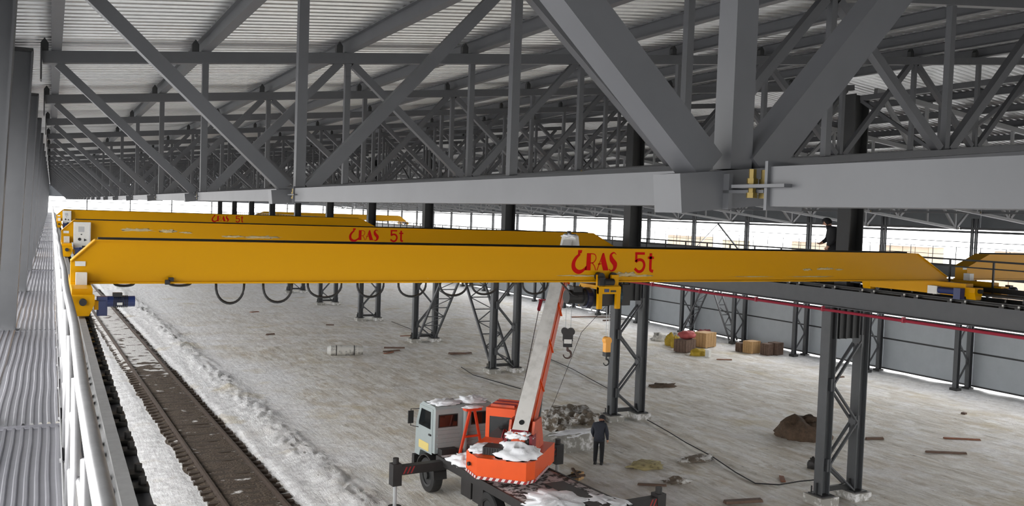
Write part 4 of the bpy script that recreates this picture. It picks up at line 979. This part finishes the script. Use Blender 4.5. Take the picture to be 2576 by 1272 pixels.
hw = (Matrix.Translation((11.9, 23.0, 0)) @ Matrix.Rotation(math.radians(4), 4, 'Z') @ Matrix.Rotation(math.radians(-47.5), 4, 'Z')) @ Vector((0.45, 4.9, 0))
th = empty('hook_block', (hw.x, hw.y, 4.45), math.radians(-27)); tag(th, 'black and white crane hook block hanging from the truck crane boom tip', 'hook block')
MB().box((-0.17, -0.1, 0.1), (0.17, 0.1, 0.5)).cyl((-0.11, -0.12, 0.42), (-0.11, 0.12, 0.42), 0.12, 14).cyl((0.11, -0.12, 0.42), (0.11, 0.12, 0.42), 0.12, 14).build('block_body', CHASS, th)
MB().box((-0.13, -0.112, 0.02), (0.13, -0.1, 0.16)).build('white_plate', WHITEB, th)
MB().box((-0.15, -0.11, -0.1), (0.15, 0.11, 0.1)).build('crosshead', BLACK, th)
hook((0, 0, -0.06), 1.35, 'hook', mat('hook_brown', (74, 56, 50), 0.6), th)

# ------------------------------------------------------------------ people
def person(name, loc, rz, J, label, jacket, scale=1.0, hood=False):
    t = empty(name, loc, rz); t.scale = (scale,) * 3
    names = list(J); me = bpy.data.meshes.new('body')
    E = [('pelvis', 'spine'), ('spine', 'chest'), ('chest', 'neck'), ('neck', 'head'), ('head', 'crown')]
    for s in 'lr':
        E += [('pelvis', 'hip_' + s), ('hip_' + s, 'knee_' + s), ('knee_' + s, 'ankle_' + s), ('ankle_' + s, 'toe_' + s), ('chest', 'sho_' + s), ('sho_' + s, 'elb_' + s), ('elb_' + s, 'wri_' + s), ('wri_' + s, 'palm_' + s)]
    me.from_pydata([J[n][0] for n in names], [(names.index(a), names.index(b)) for a, b in E], [])
    o = bpy.data.objects.new('tmp', me); COL.objects.link(o)
    md = o.modifiers.new('s', 'SKIN'); md.use_smooth_shade = True
    for i, n in enumerate(names):
        r = J[n][1]; me.skin_vertices[0].data[i].radius = r if isinstance(r, tuple) else (r, r); me.skin_vertices[0].data[i].use_root = (n == 'pelvis')
    sd = o.modifiers.new('u', 'SUBSURF'); sd.levels = 2; sd.render_levels = 2
    bpy.context.view_layer.update()
    ev = o.evaluated_get(bpy.context.evaluated_depsgraph_get()); m2 = bpy.data.meshes.new_from_object(ev)
    bpy.data.objects.remove(o)
    bm = bmesh.new(); bm.from_mesh(m2)
    mb = MB()
    for s in 'lr':
        w_, p_ = Vector(J['wri_' + s][0]), Vector(J['palm_' + s][0]); d = (p_ - w_).normalized(); side = Vector((0, 1, 0)) - d * d.y; side.normalize(); inn = d.cross(side) * (1 if s == 'l' else -1)
        for k in range(4):
            a = p_ + side * (0.028 - 0.019 * k) - d * 0.01; ln = (0.062, 0.07, 0.065, 0.05)[k]
            mb.tube([a, a + d * ln * 0.5 + inn * 0.006, a + d * ln * 0.85 + inn * 0.025], [0.0095, 0.009, 0.007], 6)
        a = p_ - d * 0.035 + side * 0.03
        mb.tube([a, a + side * 0.022 + d * 0.03, a + side * 0.022 + d * 0.055 + inn * 0.012], [0.011, 0.010, 0.008], 6)
    off = len(bm.verts); vv = [bm.verts.new(v) for v in mb.v]
    for f in mb.f: bm.faces.new([vv[i] for i in f])
    bm.to_mesh(m2); bm.free()
    m2.materials.clear(); m2.materials.append(CLOTH); m2.materials.append(SKIN); m2.materials.append(jacket)
    hc = Vector(J['head'][0]); nk = Vector(J['neck'][0]); waist = J['pelvis'][0][2] + 0.02
    for p in m2.polygons:
        c = p.center; p.use_smooth = True
        if c.z > nk.z + 0.03: p.material_index = 1
        elif any((c - Vector(J['palm_' + s][0])).length < 0.11 for s in 'lr'): p.material_index = 1
        elif c.z > waist or abs(c.x) > 0.2: p.material_index = 2
    b = put('body', m2, t)
    # head details follow the head axis
    ax = (Vector(J['crown'][0]) - hc).normalized(); fwd = Vector((0, 1, 0)) - ax * ax.y; fwd.normalize(); sd_ = fwd.cross(ax)
    Hp = lambda x, y, z: hc + sd_ * x + fwd * y + ax * z
    MB().tube([Hp(0, 0.095, 0.03), Hp(0, 0.122, -0.005), Hp(0, 0.10, -0.015)], [0.008, 0.014, 0.008], 6).build('nose', SKIN, t, True)
    for s in (-1, 1):
        MB().blob(Hp(0.035 * s, 0.092, 0.03), (0.013, 0.01, 0.009), 1, 0, 8, 6).build('eye', BLACK, t, True)
        MB().blob(Hp(0.098 * s, 0.0, 0.0), (0.015, 0.025, 0.035), 1, 0, 8, 6).build('ear', SKIN, t, True)
    MB().tube([Hp(-0.03, 0.092, -0.045), Hp(0, 0.1, -0.05), Hp(0.03, 0.092, -0.045)], 0.006, 5).build('mouth', REDD, t, True)
    m = MB(); R = 0.128; n, k = 14, 8; v = []
    for j in range(k + 1):
        th = math.radians(118) * j / k
        for i in range(n):
            ph = 2 * math.pi * i / n; d = Vector((math.sin(th) * math.cos(ph), math.sin(th) * math.sin(ph), math.cos(th)))
            cut = d.y > 0.45 and d.z < 0.45
            q = Vector((d.x * R * 0.95, d.y * R * (0.98 if not cut else 0.72), max(d.z, 0.42 if cut else -1) * R * 1.05 if cut else d.z * R * 1.05))
            v.append(Hp(q.x, q.y - 0.008, q.z + 0.025))
    m.add(v, [(j * n + i, (j + 1) * n + i, (j + 1) * n + (i + 1) % n, j * n + (i + 1) % n) for j in range(k) for i in range(n)])
    m.build('hood' if hood else 'knit_hat', CLOTH, t, True)
    # collar, jacket hem and boots
    c = Vector(J['neck'][0]); MB().cyl(c + Vector((0, -0.01, -0.07)), c + Vector((0, 0.0, 0.01)), 0.105, 14, 0.085).build('collar', jacket, t, True)
    pz = Vector(J['pelvis'][0]); m = MB(); n = 18; v = []
    for z, a_, b_ in ((0.16, 0.185, 0.135), (0.02, 0.20, 0.15), (-0.10, 0.205, 0.155), (-0.10, 0.19, 0.14)):
        for i in range(n): ph = 2 * math.pi * i / n; v.append(pz + Vector((math.cos(ph) * a_, math.sin(ph) * b_, z)))
    m.add(v, [(j * n + i, j * n + (i + 1) % n, (j + 1) * n + (i + 1) % n, (j + 1) * n + i) for j in range(3) for i in range(n)]); m.build('jacket_hem', jacket, t, True)
    for s in 'lr':
        a_ = Vector(J['ankle_' + s][0]); m = MB(); sec = []
        for y, w_, h_ in ((-0.09, 0.04, 0.07), (-0.04, 0.05, 0.13), (0.04, 0.052, 0.12), (0.12, 0.055, 0.075), (0.19, 0.035, 0.05)):
            sec.append([(a_.x - w_, a_.y + y, 0.0), (a_.x + w_, a_.y + y, 0.0), (a_.x + w_ * 0.85, a_.y + y, h_), (a_.x - w_ * 0.85, a_.y + y, h_)])
        m.add([p for q in sec for p in q], [(i * 4 + k, i * 4 + (k + 1) % 4, i * 4 + 4 + (k + 1) % 4, i * 4 + 4 + k) for i in range(4) for k in range(4)] + [(3, 2, 1, 0), (16, 17, 18, 19)]); m.build('boot', BLACK, t)
    return tag(t, label, 'person', 'workers in dark winter clothes')
J1 = dict(pelvis=((0, 0, 0.94), (0.175, 0.14)), spine=((0, 0.0, 1.12), (0.185, 0.145)), chest=((0, 0.02, 1.32), (0.205, 0.155)), neck=((0.02, 0.10, 1.49), 0.062), head=((0.05, 0.19, 1.585), 0.098), crown=((0.06, 0.25, 1.67), 0.072),
          hip_l=((-0.1, 0, 0.86), 0.115), knee_l=((-0.115, 0.03, 0.48), 0.09), ankle_l=((-0.12, -0.02, 0.1), 0.072), toe_l=((-0.13, 0.1, 0.05), 0.045),
          hip_r=((0.1, 0, 0.86), 0.115), knee_r=((0.11, 0.02, 0.48), 0.09), ankle_r=((0.11, -0.03, 0.1), 0.072), toe_r=((0.13, 0.09, 0.05), 0.045),
          sho_l=((-0.20, 0.03, 1.40), 0.09), elb_l=((-0.26, 0.06, 1.13), 0.078), wri_l=((-0.22, 0.17, 0.92), 0.042), palm_l=((-0.20, 0.2, 0.85), (0.022, 0.038)),
          sho_r=((0.20, 0.03, 1.40), 0.09), elb_r=((0.27, 0.0, 1.12), 0.078), wri_r=((0.29, 0.06, 0.88), 0.042), palm_r=((0.29, 0.075, 0.80), (0.022, 0.038)))
person('person', (17.44, 26.9, -0.01), math.radians(-42), J1, 'worker in black hooded jacket standing on the snow with head bowed', CLOTHB, 1.0, True)
J2 = dict(J1); J2.update(neck=((0.0, 0.09, 1.49), 0.062), head=((0.0, 0.17, 1.585), 0.098), crown=((0.0, 0.21, 1.67), 0.072), elb_r=((0.27, 0.06, 1.12), 0.078), wri_r=((0.2, 0.24, 1.0), 0.042), palm_r=((0.16, 0.3, 0.98), (0.022, 0.038)))
p2 = person('person', (22.43, 21.3, 7.04), math.radians(58), J2, 'worker in black winter jacket on the runway beside the column shaft', CLOTH, 1.12)
p2.scale = (1.3, 1.3, 1.12)

# ------------------------------------------------------------------ crates, rubble and litter
def crate(px, py, w, d, h, rz, wood, label, slats=4, cat='crate'):
    p = gp(px, py); t = empty('wooden_crate', (p.x, p.y, -0.01), rz); tag(t, label, cat, 'crates by the far wall')
    MB().box((-w / 2 + 0.02, -d / 2 + 0.02, 0.08), (w / 2 - 0.02, d / 2 - 0.02, h - 0.03)).build('liner', WOODD, t)
    for s in (-1, 1):
        for i in range(slats):
            f0 = -w / 2 + w * i / slats; MB().box((f0 + 0.01, s * d / 2 - 0.02, 0.06), (f0 + w / slats - 0.01, s * d / 2 + 0.01, h)).build('slat', wood, t)
        for i in range(slats):
            f0 = -d / 2 + d * i / slats; MB().box((s * w / 2 - 0.02, f0 + 0.01, 0.06), (s * w / 2 + 0.01, f0 + d / slats - 0.01, h)).build('slat', wood, t)
        MB().box((s * w * 0.35 - 0.05, -d / 2, 0), (s * w * 0.35 + 0.05, d / 2, 0.08)).build('skid', wood, t)
    MB().box((-w / 2, -d / 2, h - 0.03), (w / 2, d / 2, h)).build('lid', wood, t)
    return t
crate(1722, 884, 1.25, 0.9, 0.85, 0.35, WOODD, 'dark weathered wooden crate topped with faded red wrap')
crate(1772, 872, 1.3, 1.0, 1.05, 0.3, WOOD, 'tall pale slatted wooden crate behind the yellow bundle')
crate(1863, 884, 0.5, 0.5, 0.62, 0.2, WOODD, 'small dark wooden box standing alone between the two crate groups')
crate(1890, 888, 0.95, 0.7, 0.85, 0.15, WOOD, 'pale plywood crate next to the small dark box')
crate(1928, 893, 0.6, 0.6, 0.8, 0.2, WOODD, 'grey-black wooden crate, lidded, at the end of the row')
crate(1950, 892, 0.75, 0.7, 0.85, 0.2, WOODD, 'reddish dark crate with straw ends, last in the row')
def heap(name, px, py, rad, mt, label, cat, seed, z=0.0, amp=0.5, grp=None, n=16):
    p = gp(px, py); m = MB().blob((0, 0, rad[2] * 0.3), rad, seed, amp, n, 10, -0.04, 2.6)
    o = m.build(name, mt, None, True); o.location = (p.x, p.y, z); return tag(o, label, cat, grp)
heap('bale', 1686, 868, (0.38, 0.4, 0.62), YELD, 'dark yellow bale left of the weathered dark crate', 'bale', 41)
heap('bale', 1699, 873, (0.32, 0.35, 0.6), YELD, 'bright yellow bale pressed against the weathered dark crate', 'bale', 42)
heap('scrap_pile', 1660, 856, (0.65, 0.5, 0.42), ROLLM, 'grey and black scrap bundle beside the yellow bales', 'scrap', 43)
heap('bundle', 1758, 893, (0.6, 0.4, 0.32), YELD, 'flattened yellow bundle in front of the pale crate', 'bundle', 44)
p = gp(1728, 884); o = MB().blob((0, 0, 0.2), (0.6, 0.45, 0.28), 45, 0.5, 16, 10, -0.05, 2.5).build('wrapped_load', RED2, None, True); o.location = (p.x + 0.1, p.y + 0.15, 0.905); tag(o, 'faded red wrapped load on top of the weathered dark crate', 'load')
heap('wrapped_load', 1768, 852, (0.8, 0.5, 0.5), REDD, 'dark red wrapped load behind the pale slatted crate', 'load', 46)
heap('timber_pile', 1706, 848, (0.6, 0.4, 0.3), ROLLM, 'pale grey tarp heap at the foot of the wall brace', 'tarp', 47)
p = gp(1781, 897); m = MB().box((-0.16, -0.13, 0), (0.16, 0.13, 0.45)).box((-0.17, -0.14, 0.42), (0.17, 0.14, 0.47)); o = m.build('white_box', WHITEB); o.location = p; o.rotation_euler.z = 0.4; tag(o, 'small white box in front of the yellow bundle', 'box')
# wrapped roll lying on the snow
p = gp(868, 893); t = empty('wrapped_roll', (p.x, p.y, 0), -0.24); tag(t, 'long grey wrapped roll lying alone on the snow', 'roll')
MB().cyl((-0.85, 0, 0.29), (0.75, 0, 0.29), 0.3, 18).build('roll_body', ROLLM, t); MB().cyl((0.75, 0, 0.29), (1.05, 0, 0.29), 0.29, 18, 0.24).build('roll_end', ROLLM, t)
MB().cyl((-1.05, 0, 0.29), (-0.85, 0, 0.29), 0.22, 18, 0.3).build('roll_end', WHITEB, t)
for x in (-0.55, 0.5): MB().cyl((x, 0, 0.29), (x + 0.05, 0, 0.29), 0.308, 18).build('strap', CHASS, t)
# snow-topped concrete block beside the standing worker
p = gp(1440, 1128); t = empty('concrete_block', (p.x, p.y, 0), math.radians(8)); tag(t, 'long snow-dusted concrete block between truck and standing worker', 'concrete block')
m = MB(); nn = 14; v = []; 
for i in range(nn):
    x = -1.35 + 2.7 * i / (nn - 1)
    for a_, (yy, zz) in enumerate([(-0.42, -0.05), (-0.45, 0.35), (-0.3, 0.62), (0.25, 0.66), (0.45, 0.4), (0.42, -0.05)]):
        k = 1 - 0.25 * (abs(x) / 1.35) ** 4
        v.append((x, yy * k + 0.05 * noise.noise(Vector((x * 2, a_, 1))), zz * k + 0.05 * noise.noise(Vector((x * 2.5, a_ * 3, 5)))))
m.add(v, [(i * 6 + k, i * 6 + (k + 1) % 6, (i + 1) * 6 + (k + 1) % 6, (i + 1) * 6 + k) for i in range(nn - 1) for k in range(6)] + [tuple(range(6)), tuple(range((nn - 1) * 6, nn * 6))]); m.build('block', CONC, t)
sm = MB().blob((0.1, 0.0, 0.60), (1.1, 0.32, 0.10), 52, 0.60, 30, 14, None, 3.2); sm.build('snow_cover', SNOW, t, True)
RUB = mat('rubble', (110, 100, 88), 0.9, 0, 0, 3.0, (206, 205, 202), (0.48, 0.58), bump=0.6)
heap('rubble_heap', 1400, 1078, (0.65, 0.6, 0.5), RUB, 'dark snowy rubble heap right behind the orange boom', 'rubble', 61, amp=0.8, n=22)
heap('rubble_heap', 1478, 1062, (0.65, 0.5, 0.3), RUB, 'low snowy rubble heap behind the standing worker', 'rubble', 62, amp=0.8, n=22)
heap('rubble_heap', 1432, 1040, (0.9, 0.6, 0.25), RUB, 'flat brown rubble patch behind the rubble heaps', 'rubble', 63, amp=0.9, n=22)
heap('earth_pile', 2022, 1098, (1.15, 1.0, 0.72), EARTH, 'brown dug earth pile beside the lattice column', 'earth pile', 64, z=-0.12, amp=0.35, n=26)
heap('sand_stain', 1622, 1172, (0.62, 0.5, 0.12), SANDY, 'low sandy yellow mound beside a dark pit near the worker', 'sand', 65, amp=0.7, n=20)
heap('spoil_patch', 1755, 1155, (0.75, 0.35, 0.10), RUB, 'thin dark spoil patch crossed by the ground cable', 'spoil', 66, amp=0.8, n=20)
heap('spoil_patch', 1665, 972, (0.75, 0.4, 0.12), EARTH, 'thin dark earth patch behind the lattice column with hanging hook', 'spoil', 67, amp=0.8, n=20)
heap('spoil_patch', 1705, 1212, (0.45, 0.35, 0.12), RUB, 'small grey rubble patch on the snow near the boards', 'spoil', 68, amp=0.9, n=20)
heap('cloth_bundle', 2046, 1178, (0.18, 0.22, 0.3), CHASS, 'small dark bundle leaning at the near lattice column foot', 'bundle', 69)
bd = [(1968, 1206, 0.65, 0.16, 0.9, 'short dark board near the foot of the near lattice column'), (1640, 1222, 0.95, 0.08, -0.5, 'thin batten on the snow near the sandy mound'),
      (1870, 1264, 1.3, 0.22, -0.2, 'wide brown board lying in front of the near lattice column'), (640, 785, 0.8, 0.3, 0.5, 'small dark pallet board near the loop cable, alone on far snow'),
      (985, 884, 1.2, 0.14, 0.2, 'reddish plank on the plank pile beside the wrapped roll'), (992, 879, 1.3, 0.14, -0.3, 'brown plank crossing the plank pile beside the wrapped roll'),
      (978, 888, 0.9, 0.16, 0.6, 'short broken plank under the pile beside the wrapped roll'), (1160, 890, 1.5, 0.16, 0.1, 'rusty plank between the two ladder brace feet'), (1150, 893, 1.1, 0.2, -0.3, 'brown board lying across the rusty plank'),
      (1030, 845, 1.4, 0.12, 0.05, 'dark plank at the farther ladder brace foot'), (830, 818, 0.6, 0.1, -0.2, 'small dark stick near the wrapped roll'), (680, 842, 0.7, 0.1, 0.4, 'small dark stick beside the track bank'),
      (1470, 797, 2.6, 0.25, -0.05, 'long dark plank stacked by the far wall'), (1500, 800, 2.8, 0.2, -0.2, 'long brown plank crossing the stacked plank by the far wall'), (1545, 806, 2.4, 0.2, 0.1, 'long grey plank beside the far wall stack'),
      (1822, 905, 1.0, 0.12, -0.4, 'thin plank on clean snow in front of the crates'), (2110, 950, 0.9, 0.15, 0.1, 'reddish board behind the near lattice column'), (2200, 1105, 0.8, 0.12, -0.3, 'dark splinter board to the side of the near lattice column'),
      (2420, 1105, 1.5, 0.14, -0.55, 'dark half-buried plank on the open snow'), (2380, 1140, 1.6, 0.12, -0.5, 'second half-buried plank beside the open snow rut'), (2425, 1042, 0.25, 0.2, 0.2, 'small dark clod on the open snow')]
for i, (px, py, l, wd, rz, lb) in enumerate(bd):
    p = gp(px, py); h = 0.05 + 0.02 * (i % 3)
    o = MB().frustum([(-l / 2, -wd / 2, 0), (l / 2, -wd / 2 * 0.9, 0), (l / 2, wd / 2, 0), (-l / 2, wd / 2, 0)], [(-l / 2, -wd / 2, h), (l / 2 - 0.04, -wd / 2 * 0.9, h), (l / 2, wd / 2, h), (-l / 2 + 0.03, wd / 2, h)]).build('board', WOODD if i % 3 else mat('red_brown_wood', (130, 84, 62), 0.8, 0, 0.2, 6))
    o.location = (p.x, p.y, 0.01 + (0.07 if 'cross' in lb else 0)); o.rotation_euler.z = rz; tag(o, lb, 'board', 'boards lying on the snow')
# thin cables on the snow
def ground_cable(pts, label):
    P = [gp(*q) for q in pts]; m = MB().tube([(p.x, p.y, 0.05 + 0.01 * math.sin(i)) for i, p in enumerate(P)], 0.022, 5); tag(m.build('ground_cable', BLACK), label, 'cable', 'cables on the snow')
ground_cable([(1385, 905), (1440, 930), (1490, 958), (1540, 985)], 'thin black cable on the snow ending at the lattice column with hanging hook')
ground_cable([(1628, 1058), (1680, 1088), (1725, 1116), (1790, 1150), (1850, 1190), (1900, 1218), (1960, 1222), (2010, 1214), (2055, 1210)], 'long black cable running between two lattice columns')
ground_cable([(985, 810), (1060, 840), (1100, 850)], 'thin black cable near the farther ladder brace foot')
ground_cable([(1160, 925), (1190, 945), (1240, 960), (1310, 980)], 'tangled thin cable in front of the nearer ladder brace foot')

# ------------------------------------------------------------------ sheds outside the far wall
def shed(y0, y1, h, mt, label):
    t = empty('shed', (80, (y0 + y1) / 2, 0)); tag(t, label, 'shed', 'sheds outside the hall'); n = max(2, round((y1 - y0) / 1.6)); L_ = (y1 - y0)
    for i in range(n):
        a, b_ = -L_ / 2 + L_ * i / n, -L_ / 2 + L_ * (i + 1) / n
        MB().box((0, a + 0.04, 0), (0.1, b_ - 0.04, h)).build('wall_panel', mt, t)
    MB().box((0.12, -L_ / 2, 0), (2.4, L_ / 2, h - 0.02)).build('shed_core', mt, t)
    MB().prism([(-0.3, h), (2.7, h), (2.7, h + 0.1), (1.2, h + 0.3), (-0.3, h + 0.1)], -L_ / 2 - 0.2, L_ / 2 + 0.2).build('snowy_roof', SNOW, t)
shed(100, 107.3, 6.65, BEIGE, 'beige shed seen through the open band, beside the hoist lettering')
shed(92.5, 95.2, 6.4, BEIGE2, 'narrow pale sand-coloured shed outside beyond the wall cross brace')
shed(76.5, 82.5, 6.75, BEIGE, 'beige panelled shed outside beside the worker on the runway')
shed(63.3, 69.5, 6.9, BEIGE, 'beige panelled shed outside behind the right end of the front crane')
shed(48, 56, 6.9, BEIGE, 'beige panelled shed outside behind the cut-off crane')

t = empty('junk_heap', tuple(gp(1436, 1212)), 0.5); tag(t, 'broken timber and a wooden block heaped beside the truck deck', 'junk heap')
MB().box((0.25, -0.15, 0), (0.6, 0.15, 0.25)).build('wooden_block', WOOD, t)
for i in range(6):
    a_ = i * 1.1; MB().beam((-0.5 + 0.12 * i, -0.3 * math.cos(a_), 0.06 + 0.03 * i), (0.1 + 0.08 * i, 0.35 * math.cos(a_), 0.10 + 0.04 * i), 0.09, 0.06).build('timber', WOODD if i % 2 else CHASS, t)
